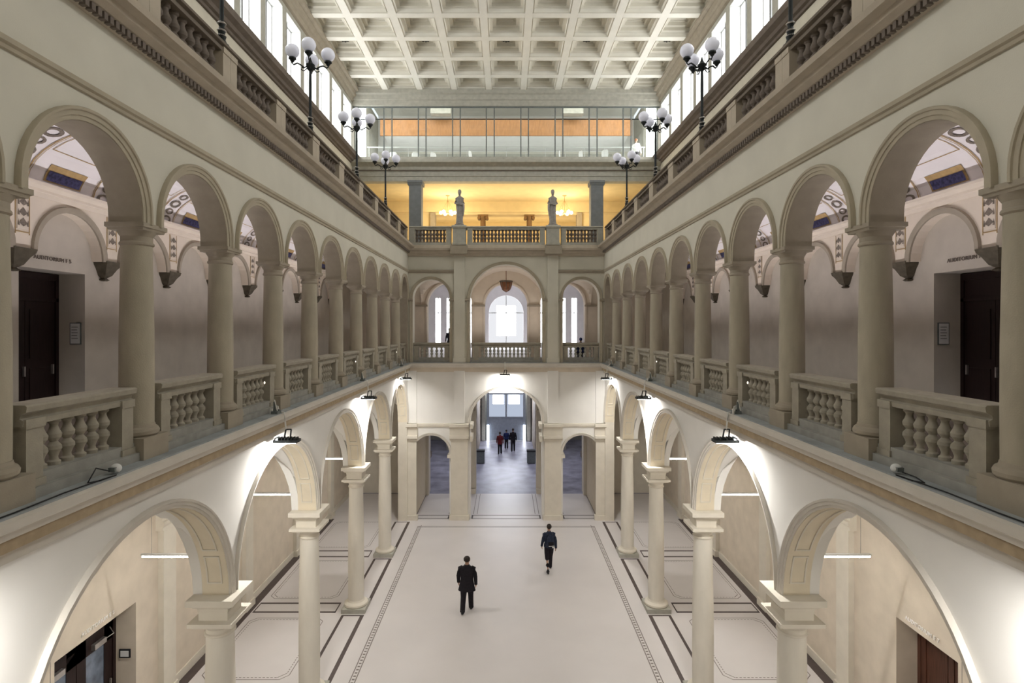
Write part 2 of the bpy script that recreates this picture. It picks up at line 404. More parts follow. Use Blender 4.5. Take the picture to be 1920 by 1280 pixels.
    def vq(mb, x0, x1, t0, t1, off):
        n = 4
        for i in range(n):
            a, b = vp(t0+(t1-t0)*i/n, off), vp(t0+(t1-t0)*(i+1)/n, off); mb.quad((x0,*a),(x1,*a),(x1,*b),(x0,*b))
    fr_ = MB(); vq(fr_, -.095, .095, .16, .47, .004); fr_ = fr_.mesh('painted_panel', 'gold')
    bl_ = MB(); vq(bl_, -.085, .085, .18, .36, .006); bl_ = bl_.mesh('blue_field', 'blue')
    ln_ = MB()
    for x in (-.145,.145): vq(ln_, x-.002, x+.002, .7, 1.5, .003)
    for t_ in (.7,): vq(ln_, -.145, .145, t_, t_+.012, .003)
    ln_ = ln_.mesh('gilt_line', 'gold')
    for y in cb[:-1]:
        if y > D: continue
        pb = link('gilt_band', bm_, wg, (u(y),0,0)); link('painted_ring', rg, pb)
        if y+S/2 < D: p = link('painted_panel', fr_, wg, (u(y+S/2),0,0)); link('blue_field', bl_, p); link('gilt_line', ln_, p)
    # second-floor gallery: floor, wall with windows above
    MB().box(*span(sd, YB, 9.7), 0, AX-1.0+.14, 2.725, ZG2-.004).obj(trim(), 'stone_pale', None, (sd*1.0,0,0), rz)['kind'] = 'structure'
    C = .40333; wins = [6.6-C*(k+.5) for k in range(17)]
    wops = sorted([(u(y), .162, 4.56, 0, 3.986) for y in wins])
    wu = struct(MB().wall(*span(sd, YB, 9.0), ZG2, 4.90, .13, wops).obj('wall_'+nm+'_upper', 'stone_pale', None, (sd*AX,0,0), rz))
    struct(MB().prof([(0,3.865),(-.02,3.865),(-.025,3.88),(-.045,3.885),(-.055,3.905),(-.09,3.92),(-.10,3.955),(-.08,3.965),(-.06,3.986),(.02,3.986),(.02,3.865)], *span(sd, YB, DB)).obj(trim(), 'stone_dark', None, (sd*AX,0,0), rz))
    struct(MB().prof([(0,4.60),(-.02,4.61),(-.03,4.65),(-.05,4.66),(-.06,4.70),(-.09,4.71),(-.09,4.74),(0,4.74)], *span(sd, YB, DB)).obj(trim(), 'stone_hi', None, (sd*AX,0,0), rz))
    MB().box(*span(sd, YB, 9.0), -.004, 0, 3.55, 3.864).obj('pale_band', 'gallery_band', wu)
    fm = MB().box(-.162,.162,.085,.10,3.986,4.0).box(-.162,.162,.085,.10,4.545,4.56).box(-.162,-.15,.085,.10,3.986,4.56).box(.15,.162,.085,.10,3.986,4.56).mesh('frame','frame_white')
    mm = MB().box(-.012,.012,.06,.098,3.986,4.553).mesh('mullion','mullion')
    pm = MB().quad((-.155,.092,3.99),(.155,.092,3.99),(.155,.092,4.55),(-.155,.092,4.55)).mesh('pane','day')
    rm = MB().box(-.1622,-.159,-.001,.13,3.986,4.56).box(.159,.1622,-.001,.13,3.986,4.56).box(-.1622,.1622,-.001,.13,4.5570,4.5605).mesh('reveal','frame_white')
    for y in wins:
        wo = struct(link(wname(), fm, None, (sd*AX, y, 0), rz)); link('mullion', mm, wo); link('pane', pm, wo); link('reveal', rm, wo)

# ---------------- end wall of the court ----------------
we = struct(MB().wall(-1.0, 1.0, ZG-.08, ZG2-.02, .12, [(-.765,.187,ZSP+.01,.187,ZG),(0,.37,ZSP-.02,.37,ZG),(.765,.187,ZSP+.01,.187,ZG)], 28).obj('wall_end', 'plaster_hi', None, (0,D,0)))
for c, a, z in ((-.765,.187,ZSP+.01),(0,.37,ZSP-.02),(.765,.187,ZSP+.01)):
    MB().arch(c, a, z, a, ZG, ARCHV, 32).obj('archivolt', 'arch_stone', we)
for x in (-.475, .475):
    MB().box(x-.055, x+.055, -.022, 0, ZG, 2.705).box(x-.065, x+.065, -.030, 0, ZG, ZG+.05).obj('pilaster', 'plaster_hi', we)
for x0, x1 in ((-1.0,-.53),(.53,1.0)): MB().prof([(0,2.505),(-.012,2.507),(-.024,2.525),(-.024,2.536),(0,2.540)], x0, x1).obj('string_course', 'stone_hi', we)
for x0, x1 in ((-1.0,-.95),(-.58,-.53),(-.42,-.37),(.37,.42),(.53,.58),(.95,1.0)): MB().prof([(0,2.215),(-.014,2.217),(-.022,2.23),(-.022,2.243),(0,2.243)], x0, x1).obj('impost_moulding', 'stone_hi', we)
t = struct(MB().prof([(0,2.675),(-.02,2.677),(-.03,2.69),(-.045,2.70),(-.055,2.722),(-.075,2.73),(-.08,2.75),(-.06,2.756),(-.05,2.784),(.12,2.784),(.12,2.675)], -1.0, 1.0).obj(trim(), 'cornice', None, (0,D,0)))
MB().box(-.56,-.39,-.10,-.02,2.69,2.772).box(.39,.56,-.10,-.02,2.69,2.772).obj('ressaut', 'stone_hi', t)
t = struct(MB().prof([(.90,ZG-.08),(.90,ZG),(-.046,ZG),(-.054,ZG-.004),(-.054,ZG-.022),(-.042,ZG-.028),(-.036,ZG-.044),(0,ZG-.044),(0,ZG-.08)], -1.0, 1.0).obj(trim(), 'trim_white', None, (0,D,0)))
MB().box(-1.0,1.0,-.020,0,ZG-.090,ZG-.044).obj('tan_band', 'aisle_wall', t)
MB().box(-1.0,1.0,-.044,.10,ZG,ZG+.004).obj('ledge_paving', 'ledge', t)
MB().box(-1.0,1.0,.10,.893,ZG,ZG+.003).obj('gallery_paving', 'stone_dark', t)
CS = .95
we2 = struct(MB().wall(-1.0, 1.0, 0, ZG-.08, .12, [(-.765,.187,.665,.187,None),(0,.365,CS+.02,.365,None),(.765,.187,.665,.187,None)], 28).obj('wall_end', 'plaster_lo', None, (0,D,0)))
for c, a, z, z0 in ((-.765,.187,.665,.62),(0,.365,CS+.02,CS+.02),(.765,.187,.665,.62)):
    MB().arch(c, a, z, a, z0, ARCHB, 32).obj('archivolt', 'trim_white', we2)
for x, hw in ((-.475,.085),(.475,.085),(-.955,.045),(.955,.045)):
    p = MB().box(x-hw, x+hw, -.03, 0, 0, .88); p.box(x-hw-.015, x+hw+.015, -.048, 0, 0, .05)
    p.obj('pilaster', 'stone_lo', we2)
    MB().box(x-min(hw,.055), x+min(hw,.055), -.026, 0, CS+.03, ZG-.08).obj('upper_pilaster', 'plaster_lo', we2)
    hh = hw+.012
    MB().prof([(0,.80),(-.04,.80),(-.04,.815),(-.062,.83),(-.062,.855),(-.038,.86),(-.038,.90),(-.045,.93),(-.07,.95),(-.07,.975),(0,.975)], x-hh, x+hh).obj('pilaster_capital', 'stone_lo', we2)
for sg in (-1, 1):      # imposts carried through the passages
    MB().box(min(sg*.365,sg*.34), max(sg*.365,sg*.34), -.07, .14, .80, .855).box(min(sg*.365,sg*.335), max(sg*.365,sg*.335), -.07, .14, .93, .975).obj('jamb_impost', 'stone_lo', we2)
    for c in (.578, .952): MB().box(min(sg*(c-.02),sg*(c+.02)), max(sg*(c-.02),sg*(c+.02)), -.025, .13, .625, .655).obj('jamb_impost', 'stone_lo', we2)
    MB().prof([(0,.935),(-.012,.937),(-.02,.955),(-.02,.97),(0,.975)], min(sg*.56,sg*.91), max(sg*.56,sg*.91)).obj('string_course', 'stone_lo', we2)
# ---------------- wall behind the end aisle, ground and first floor ----------------
wx = struct(MB().wall(-AX, AX, 0, ZG-.08, .10, [(-.665,.24,.70,.24,None),(0,.355,.97,.40,None),(.665,.24,.70,.24,None)], 24).obj('wall_end_aisle', 'stone_lo', None, (0,DB,0)))
for x in (-.39,.39): MB().box(x-.035, x+.035, -.04, 0, 0, .06).box(x-.04, x+.04, -.03, 0, .90, .97).obj('impost', 'stone_lo', wx)
wx = struct(MB().wall(-AX, AX, ZG, 2.74, .10, [(-.665,.262,ZSP-.03,.262,None),(0,.25,ZSP-.03,.25,None),(.665,.262,ZSP-.03,.262,None)], 24).obj('wall_end_aisle', 'vault_trim', None, (0,DB,0)))
for c, a in ((-.665,.262),(0,.25),(.665,.262)): MB().arch(c, a, ZSP-.03, a, ZG, [(0,0),(0,-.010),(.008,-.014),(.02,-.014),(.022,0)], 24).obj('archivolt', 'vault_trim', wx)
for x0, x1 in ((-.403,-.25),(.25,.403),(-1.06,-.927),(.927,1.06)): MB().box(x0-.003, x1+.003, -.03, 0, 2.195, 2.215).obj('impost_moulding', 'stone_hi', wx)
# end aisle vaults
def groin(name, x0, x1, y0, y1, zs, rise, material, G=16, zmax=9):
    xc, yc, hx, hy = (x0+x1)/2, (y0+y1)/2, (x1-x0)/2, (y1-y0)/2; vs = []
    for i in range(G+1):
        for j in range(G+1):
            x, y = x0+(x1-x0)*i/G, y0+(y1-y0)*j/G
            p = math.sqrt(max(0,1-((x-xc)/hx)**2)); q = math.sqrt(max(0,1-((y-yc)/hy)**2))
            vs.append((x, y, min(zmax, zs+rise*max(p,q))))
    mb = MB(); mb.add(vs, [(i*(G+1)+j,(i+1)*(G+1)+j,(i+1)*(G+1)+j+1,i*(G+1)+j+1) for i in range(G) for j in range(G)], True)
    return struct(mb.obj(name, material))
for x0, x1 in ((-.44,.44),(-1.0,-.5),(.5,1.0)):
    hh = (x1-x0)/2
    groin('ceiling', x0, x1, D+.12, DB, ZSP-.03, min(.40,hh*1.05), 'vault_trim')
    groin('ceiling', x0, x1, D+.12, DB, .97 if x0 == -.44 else .70, .42 if x0 == -.44 else hh, 'stone_lo')
for sg in (-1,1):
    struct(MB().box(*sorted((sg*1.0, sg*AX)), D, DB, 2.60, 2.66).obj('ceiling', 'vault_trim'))
    struct(MB().box(*sorted((sg*1.0, sg*AX)), D, DB, 1.44, 1.50).obj('ceiling', 'plaster_lo'))
    struct(MB().box(*sorted((sg*.44, sg*.50)), D+.12, DB, 1.5, 1.51).box(*sorted((sg*.44, sg*.50)), D+.12, DB, ZSP-.06, ZSP).obj('ceiling', 'vault_trim'))
    MB().box(*sorted((sg*.44, sg*.50)), D+.12, DB, .70, 1.0).obj(trim(), 'stone_lo')['kind'] = 'structure'
    # side door pilaster walls flanking the passage
    struct(MB().box(*sorted((sg*.935, sg*1.04)), D+.12, DB, 0, 1.44).obj(trim(), 'soffit')); MB().box(*sorted((sg*.90, sg*.935)), DB-.09, DB-.001, 0, 1.10).obj(trim(), 'stone_lo')['kind'] = 'structure'

# ---------------- floor with inlays ----------------
fl = struct(MB().box(-AX-.2, AX+.2, YB-.05, DB-.03, -.05, 0).obj('floor', 'floor'))
f2 = struct(MB().box(-AX-.2, AX+.2, DB-.03, 9.9, -.05, 0).obj('floor', 'floor_dark'))
def strip(x0, x1, y0, y1, m_='inlay', par=None):
    return MB().box(min(x0,x1), max(x0,x1), min(y0,y1), max(y0,y1), 0, .0008).obj('inlay_strip', m_, par or fl)
ycol = YL+[D+.01]
for sg in (-1,1):
    for k in range(len(ycol)-1):
        a, b = ycol[k]+.095, ycol[k+1]-.095
        strip(sg*.965, sg*.99, a, b); strip(sg*1.10, sg*1.118, a, b)
        strip(sg*.99, sg*1.10, a, a+.014); strip(sg*.99, sg*1.10, b-.014, b)
    for x in (.832,.862): strip(sg*x, sg*(x+.006), YB, 5.50+(.862-x), 'inlay_thin')
    dm = MB(); y = YB
    while y < 5.5: dm.box(*sorted((sg*.842, sg*.857)), y, y+.012, 0, .0007); y += .03
    d = dm.obj('inlay_dash', 'inlay_thin', fl); d['kind'] = 'stuff'
    strip(sg*1.750, sg*1.807, YB, D)
    for k in range(len(YL)):
        y = YL[k]
        for dy in (-.065,.058): strip(sg*1.17, sg*1.74, y+dy, y+dy+.019)
        strip(sg*1.17, sg*1.178, y-.065, y+.068); strip(sg*1.732, sg*1.74, y-.065, y+.068)
        y1 = (YL[k+1] if k < len(YL)-1 else D+.05)
        x0, x1, ya, yb, ch = 1.22, 1.71, y+.135, y1-.135, .04
        ring = MB()
        for ins in (0, .018):
            P = [(x0+ins+ch,ya+ins),(x1-ins-ch,ya+ins),(x1-ins,ya+ins+ch),(x1-ins,yb-ins-ch),(x1-ins-ch,yb-ins),(x0+ins+ch,yb-ins),(x0+ins,yb-ins-ch),(x0+ins,ya+ins+ch)]
            for (p, q) in zip(P, P[1:]+P[:1]):
                d = Vector((q[0]-p[0], q[1]-p[1])); nn = Vector((-d.y, d.x)).normalized()*.0025
                L = d.length; n = 1 if ins == 0 else int(L/.022)
                for i in range(n):
                    if ins and n > 3: s0, s1 = (i+.15)/n, (i+.75)/n
                    else: s0, s1 = i/n, (i+1)/n
                    a_, b_ = Vector(p)+d*s0, Vector(p)+d*s1
                    ring.add([(sg*(a_.x+nn.x),a_.y+nn.y,.0006),(sg*(a_.x-nn.x),a_.y-nn.y,.0006),(sg*(b_.x-nn.x),b_.y-nn.y,.0006),(sg*(b_.x+nn.x),b_.y+nn.y,.0006)], [(0,1,2,3)])
        ring.obj('inlay_frame', 'inlay_thin', fl)
strip(-.868, .868, 5.494, 5.500, 'inlay_thin'); strip(-.838, .838, 5.464, 5.470, 'inlay_thin')
for x0, x1 in ((-.355,.355),(-.945,-.585),(.585,.945)):
    for yy in (D+.005, D+.105): strip(x0, x1, yy, yy+.012)
    strip(x0, x0+.014, D+.005, D+.117); strip(x1-.014, x1, D+.005, D+.117)
    for xx in (x0+.01, x1-.016): strip(xx, xx+.006, D+.15, DB-.04, 'inlay_thin')
for sg in (-1,1): strip(sg*.30, sg*.306, D+.15, DB-.04, 'inlay_thin'); strip(sg*.99, sg*1.02, D+.13, DB-.05)

# ---------------- coffered ceiling ----------------
C = .40333; ZC = EYE+2.766
ce = struct(MB().box(-AX-.1, AX+.1, YB, DB+.1, ZC+.112, ZC+.19).obj('ceiling', 'coffer'))
bw = .045
bmL = MB().prof([(-.034,0),(-.034,.008),(-bw,.010),(-bw,.125),(bw,.125),(bw,.010),(.034,.008),(.034,0)], 0, DB-YB).mesh('beam', 'ceil_white')
for i in range(10):
    o = link('beam', bmL, ce, (-9*C/2+i*C, YB, ZC), PI/2)
bmC = MB().prof([(-.034,0),(-.034,.008),(-bw,.010),(-bw,.125),(bw,.125),(bw,.010),(.034,.008),(.034,0)], -9*C/2, 9*C/2).mesh('beam', 'ceil_white')
for j in range(18):
    link('beam', bmC, ce, (0, DB-j*C, ZC+.0004))
h = C/2-bw
cf = MB()
for (r0, z0, r1, z1) in ((h+.001,.004,h,.055),(h,.055,h-.012,.058),(h-.012,.058,h-.03,.060),(h-.03,.060,h-.03,.100),(h-.03,.100,h-.045,.103),(h-.045,.103,h-.062,.104),(h-.062,.104,h-.066,.145),(h-.066,.145,h-.085,.147),(h-.085,.147,h-.085,.156)):
    z0, z1 = z0*.72, z1*.72
    q0 = [(-r0,-r0,z0),(r0,-r0,z0),(r0,r0,z0),(-r0,r0,z0)]; q1 = [(-r1,-r1,z1),(r1,-r1,z1),(r1,r1,z1),(-r1,r1,z1)]
    for k in range(4): cf.quad(q0[k], q0[(k+1)%4], q1[(k+1)%4], q1[k])
cf = cf.mesh('coffer', 'coffer')
ros = MB()
for k in range(8):
    a = 2*PI*k/8; ros.ball((.034*math.cos(a), .034*math.sin(a), .146), .014, 6, 4)
ros.lathe([(.006,.13),(.016,.136),(.018,.150)], 12); ros.lathe([(.045,.150),(.05,.153),(.05,.160)], 20)
ros = ros.mesh('rosette', 'rosette')
ro2 = MB().lathe([(.01,.145),(.03,.150),(.04,.158)], 12).mesh('rosette', 'coffer')
for i in range(9):
    for j in range(17):
        p = (-9*C/2+(i+.5)*C, DB-(j+.5)*C, ZC); c = link('coffer', cf, ce, p)
        link('rosette', ros if (i%2 == 0 and j%2 == 0) else ro2, c, (0,0,-.046))
wf = struct(MB().box(-AX-.2, AX+.2, YB-.06, YB, 0, 4.9).obj('wall_front', 'plaster_hi'))

# ---------------- upper end: beam, glazed office, warm lounge ----------------
ub = struct(MB().prof([(0,3.668),(-.01,3.668),(-.01,3.724),(-.02,3.728),(-.02,3.735),(-.01,3.74),(-.01,3.79),(-.03,3.80),(-.03,3.835),(-.06,3.85),(-.10,3.87),(-.10,3.90),(-.06,3.912),(-.05,3.946),(.10,3.946),(.10,3.668)], -AX, AX).obj(trim(), 'stone_pale', None, (0,DB,0)))
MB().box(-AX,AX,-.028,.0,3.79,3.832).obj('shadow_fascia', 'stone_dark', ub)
ut = struct(MB().prof([(0,4.56),(-.01,4.56),(-.01,4.62),(-.025,4.625),(-.03,4.68),(-.06,4.69),(-.06,4.74),(.06,4.74),(.06,4.56)], -AX, AX).obj(trim(), 'stone_pale', None, (0,DB,0)))
MB().box(-AX,AX,.05,.1,4.7,4.9).obj('upper_wall', 'coffer', ut)
gl = struct(MB().box(-AX,AX,.02,.03,4.545,4.56).box(-AX,AX,.02,.03,3.946,3.956).obj(wname(), 'metal_grey', None, (0,DB,0)))
mu = MB().box(-.006,.006,.012,.03,3.956,4.545).mesh('mullion','metal_grey')
px = [(640+v/3-949)/159.1 for v in (238,283,432,475,625,668,815,860,1010,1053,1203,1247,1395,1440,1587,1632)]
for x in px: link('mullion', mu, gl, (x,0,0))
MB().box(-AX,AX,.018,.026,4.405,4.415).obj('transom', 'metal_dark', gl)
ed = [-1.80]+px+[1.80]
for x0, x1 in zip(ed[:-1], ed[1:]):
    MB().box(x0+.006, x1-.006, .020, .022, 3.956, 4.545).obj('pane', 'clear_glass', gl)
# office behind the glazing
off = struct(MB().box(-AX,AX,DB+.1,8.6,3.90,3.946).obj('floor', 'office_white'))
struct(MB().box(-AX,AX,DB+.1,8.6,4.95,5.0).obj('ceiling', 'ceil_white'))
wo_ = struct(MB().box(-AX,AX,7.95,8.0,3.946,4.95).obj('wall_office', 'office_white'))
hr_ = MB().box(-1.7,1.7,6.85,6.86,4.148,4.160)
for i in range(15): hr_.box(-1.68+.24*i,-1.675+.24*i,6.852,6.858,3.946,4.15)
struct(hr_.obj(trim(), 'office_white'))
MB().box(-1.5,1.5,7.93,7.95,4.30,4.40).box(-1.5,1.5,7.93,7.95,4.12,4.22).obj('wall_shelf', 'stone_pale', wo_)
MB().box(-AX,AX,7.945,7.95,3.946,4.44).obj('lower_wall', 'coffer', wo_)
for x in (-.98,.74): MB().box(x,x+.26,7.25,7.37,4.72,4.84).obj('duct', 'stone_pale', wo_)
me_ = struct(MB().prof([(7.4,4.50),(7.4,4.52),(7.95,4.52),(7.95,4.45),(7.80,4.455),(7.62,4.475)], -1.62, 1.62).obj(trim(), 'office_white'))
MB().box(-1.66,1.66,7.38,7.40,4.475,4.70).obj('orange_parapet', 'orange', me_)
for sg in (-1,1):
    w_ = struct(MB().box(*sorted((sg*1.80,sg*1.81)),6.70,7.15,4.0,4.9).obj(wname(), 'frame_white')); MB().box(*sorted((sg*1.785,sg*1.79)),6.72,7.13,4.02,4.85).obj('pane','day',w_)
light('office_light', 'AREA', (0,6.95,4.93), 330, (1,.98,.94), 16, 1.5)
# lounge
ld = struct(MB().box(-AX-.1,AX+.1,DB,9.3,ZG2-.06,ZG2).obj('floor', 'ionic'))
struct(MB().box(-AX,AX,DB+.1,9.3,3.668,3.72).obj('ceiling', 'warm_wall'))
lb = struct(MB().prof([(0,3.668),(0,3.53),(.03,3.53),(.04,3.50),(.22,3.50),(.22,3.668)], -AX, AX).obj(trim(), 'warm_wall', None, (0,7.67,0)))
MB().box(-AX,-.98,.04,.10,ZG2,3.5).box(.98,AX,.04,.10,ZG2,3.5).obj('side_panel', 'warm_wall', lb)
MB().box(-1.04,-.97,0,.12,ZG2,3.52).box(.97,1.04,0,.12,ZG2,3.52).obj('pier', 'stone_hi', lb)
struct(MB().box(-AX,AX,9.2,9.3,ZG2,3.7).obj('wall_lounge', 'warm_wall'))
struct(MB().box(-.35,.35,9.1,9.2,ZG2,3.30).obj(trim(), 'stone_hi'))
for x, s_ in ((-1.065,'left'),(1.065,'right')):
    e = empty('square_pillar', (x, DB+.02, ZG2))
    MB().box(-.072,.072,-.07,.07,.04,.86).obj('shaft','pillar_grey',e); MB().prof([(-.078,.86),(-.078,.87),(-.088,.885),(-.088,.908),(.088,.908),(.088,.885),(.078,.87),(.078,.86)],-.088,.088).obj('capital','pillar_grey',e); MB().box(-.085,.085,-.085,.085,0,.04).obj('base','pillar_grey',e)
    tag(e, 'tall square grey pillar under the long end beam, %s of the two statues'%s_, 'pillar', 'grey pillars of the lounge front')
for x, s_ in ((-.32,'left'),(.32,'right')):
    e = empty('ionic_column', (x, 7.75, ZG2))
    MB().lathe([(.05,.03),(.042,.05),(.040,.4),(.036,.68)],16).obj('shaft','ionic',e); MB().box(-.06,.06,-.06,.06,0,.03).obj('plinth','ionic',e)
    cp = MB().box(-.07,.07,-.05,.05,.715,.74); cp.lathe([(.036,.67),(.05,.70),(.05,.715)],16)
    for s2 in (-1,1): cp.tube([(s2*.055,-.05,.695),(s2*.055,.05,.695)], .022, 12)
    cp.obj('capital','ionic',e); tag(e, 'brown volute-capped column deep in the yellow lounge, %s one'%s_, 'column', 'brown columns of the lounge')
for x, s_ in ((-.76,'left'),(.76,'right')):
    e = empty('chandelier', (x, 7.3, 3.668))
    MB().tube([(0,0,0),(0,0,-.20)], .003, 6).lathe([(.02,-.01),(.03,0)],12).obj('stem','gold',e)
    arm = MB(); bulb_spots = []
    for k in range(6):
        a = 2*PI*k/6; c_, s2 = math.cos(a), math.sin(a)
        arm.tube([(0,0,-.22),(.05*c_,.05*s2,-.25),(.09*c_,.09*s2,-.24)], .004, 6); bulb_spots.append((.09*c_,.09*s2,-.225))
        arm.tube([(0,0,-.06),(.085*c_,.085*s2,-.22)], .0015, 4)
    arm.obj('arms','gold',e); bmesh_ = MB().ball((0,0,0), .022, 10, 6).mesh('bulb','bulb')
    for b_ in bulb_spots: link('bulb', bmesh_, e, b_)
    tag(e, 'glowing chandelier with round bulbs beside the %s statue'%s_, 'chandelier', 'lounge chandeliers')
    light('chandelier_light','POINT',(x,7.3,3.38),E_WARM,(1,.80,.48),.4)
light('lounge_back_fill','AREA',(0,8.5,3.0),E_WARM*2.2,(1,.80,.46),14,4,(PI,0,0))  # fill without a fixture, turned upward to brighten the back ceiling
light('lounge_ceiling_fill','AREA',(0,7.05,3.10),E_WARM*1.6,(1,.82,.50),14,2,(PI,0,0))  # upward area fill for the lounge ceiling, no cove modelled

# ---------------- hall beyond the end wall ----------------
W9 = 9.7
wh = struct(MB().wall(-AX, AX, 0, ZG-.08, .1, [(0,.33,.97,0,None)]).obj('wall_entrance', 'stone_pale', None, (0,W9,0)))
struct(MB().box(-AX,AX,DB+.1,W9,ZG-.08,ZG).obj('ceiling', 'stone_pale'))
for sg in (-1,1):
    for x, y in ((.56,7.3),(.56,8.4),(1.2,7.3),(1.2,8.4)):
        MB().box(sg*x-.06,sg*x+.06,y-.06,y+.06,0,ZG-.08).box(sg*x-.075,sg*x+.075,y-.075,y+.075,0,.08).box(sg*x-.075,sg*x+.075,y-.075,y+.075,1.0,1.06).obj(trim(), 'hall_brown')['kind'] = 'structure'
    struct(MB().box(*sorted((sg*.44,sg*.47)), 8.5, W9, 0, ZG-.08).obj(trim(), 'hall_brown'))
    MB().box(*sorted((sg*.36,sg*.42)), W9-.10, W9, 0, 1.3).obj(trim(), 'stone_pale')['kind'] = 'structure'
for sg in (-1,1):
    w_ = struct(MB().box(sg*1.14-.05,sg*1.14+.05,-.02,0,.25,1.05).obj(wname(), 'stone_pale', None, (0,W9,0))); MB().box(sg*1.14-.032,sg*1.14+.032,-.026,-.02,.30,1.0).obj('pane','day_soft2',w_)
    MB().box(sg*.92-.03,sg*.92+.03,8.9,8.96,0,1.5).obj(trim(),'stone_pale')['kind'] = 'structure'
dd = struct(MB().box(-.33,.33,-.02,.02,.93,.97).box(-.33,-.29,-.02,.02,0,.97).box(.29,.33,-.02,.02,0,.97).box(-.29,.29,-.015,.015,.80,.83).box(-.29,.29,-.015,.015,.40,.42).box(-.015,.015,-.018,.018,0,.83).obj(dname(), 'steel_blue', None, (0,W9-.12,0)))
MB().quad((-.29,0,.83),(.29,0,.83),(.29,0,.93),(-.29,0,.93)).obj('transom_light','day_bright',dd)
for x0, x1 in ((-.23,-.04),(.04,.23)):
    MB().box(x0,x1,-.008,0,.64,.79).obj('pane','day_bright',dd)
for x0, x1 in ((-.29,-.015),(.015,.29)):
    MB().box(x0,x1,.0,.006,.42,.80).obj('door_leaf','day_soft',dd); MB().box(x0,x1,.0,.006,.02,.40).obj('lower_panel','steel_blue',dd)
for x in (-.31,.31): MB().box(x-.02,x+.02,-.03,-.021,0,.28).obj('glowing_pilaster','pilaster_glow',dd)  # light-toned pilasters beside the door, their brightness given as glow
# first floor beyond
w1 = struct(MB().wall(-AX, AX, ZG, 2.74, .1, [(-1.18,.045,2.45,0,1.66),(-1.0,.03,2.45,0,1.66),(-.60,.05,2.45,0,1.66),(0,.30,2.20,.30,1.66),(.60,.05,2.45,0,1.66),(1.0,.03,2.45,0,1.66),(1.18,.045,2.45,0,1.66)]).obj('wall_entrance', 'vault_hi', None, (0,W9,0)))
struct(MB().box(-AX,AX,DB+.1,W9,2.70,2.74).obj('ceiling', 'vault_hi'))
MB().box(-AX,AX,DB+.1,W9,ZG,ZG+.002).obj(trim(), 'vault_hi')['kind'] = 'structure'
for (c,a,zt) in ((-1.18,.045,2.45),(-1.0,.03,2.45),(-.60,.05,2.45),(0,.30,2.5),(.60,.05,2.45),(1.0,.03,2.45),(1.18,.045,2.45)):
    w_ = struct(MB().box(c-a,c+a,.055,.07,1.66,1.68).box(c-.006,c+.006,.045,.07,1.66,zt).box(c-a,c+a,.045,.07,2.19,2.205).obj(wname(),'frame_white',None,(0,W9,0)))
    MB().box(c-a,c+a,.08,.09,1.66,zt).obj('pane','day_soft2' if c == 0 else 'day_bright',w_)
    if c == 0: MB().box(-.17,.17,.07,.08,1.80,2.32).obj('bright_pane','day_bright',w_)
light('hall_light','AREA',(0,8.0,2.66),200,(.95,.96,1),10,8)
light('hall_ground_fill','AREA',(0,8.0,1.48),420,(.85,.87,1),10,10)  # added fill under the ceiling to brighten the ground hall
light('end_gallery_fill','AREA',(0,6.2,ZG+.22),55,(1,.90,.84),8,1.5,(PI,0,0))  # added upward fill behind the end railing, not a fixture
light('entrance_daylight','AREA',(0,W9-.2,.7),60,(.72,.80,1),2.8,3.6,(-PI/2,0,0))
# warm area lamp without a fixture over the end aisle's ground floor
light('end_aisle_light','AREA',(0,6.15,1.40),30,(1,.93,.82),3,2)

# ================= THINGS =================
def sq(mb, p, smooth=False):      # square stack from (half, z)
    return mb.lathe([(r*math.sqrt(2), z) for r, z in p], 4, smooth=False, a0=PI/4)
def nth(i): return ORD[min(i, 11)]
# ---- columns
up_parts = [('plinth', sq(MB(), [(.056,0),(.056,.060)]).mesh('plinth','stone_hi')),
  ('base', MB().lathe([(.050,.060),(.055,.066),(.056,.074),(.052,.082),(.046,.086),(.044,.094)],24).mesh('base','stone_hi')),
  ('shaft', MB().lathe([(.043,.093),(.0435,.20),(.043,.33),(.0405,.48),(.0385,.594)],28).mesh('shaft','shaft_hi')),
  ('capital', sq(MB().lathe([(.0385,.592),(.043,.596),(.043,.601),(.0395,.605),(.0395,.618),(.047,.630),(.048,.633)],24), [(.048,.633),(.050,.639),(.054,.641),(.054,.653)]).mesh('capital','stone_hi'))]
lo_parts = [('plinth', sq(MB(), [(.082,0),(.082,.030)]).mesh('plinth','stone_pale')),
  ('base', MB().lathe([(.076,.030),(.081,.038),(.080,.048),(.070,.056),(.060,.060),(.055,.070)],28).mesh('base','stone_lo')),
  ('shaft', MB().lathe([(.054,.068),(.0545,.30),(.0535,.50),(.050,.70),(.0475,.848)],32).mesh('shaft','shaft_lo')),
  ('capital', sq(MB().lathe([(.0475,.845),(.053,.849),(.053,.855),(.048,.858),(.048,.872),(.061,.886),(.063,.889)],28), [(.066,.889),(.070,.896),(.079,.898),(.079,.912)]).mesh('capital','stone_lo')),
  ('impost_block', sq(MB(), [(.052,.912),(.052,.940),(.055,.955),(.066,.962),(.070,.970),(.082,.973),(.082,.9948)]).mesh('impost_block','stone_lo'))]
def column(name, parts, loc, label, group):
    e = empty(name, loc)
    for n_, me in parts: link(n_, me, e)
    tag(e, label, 'column', group)
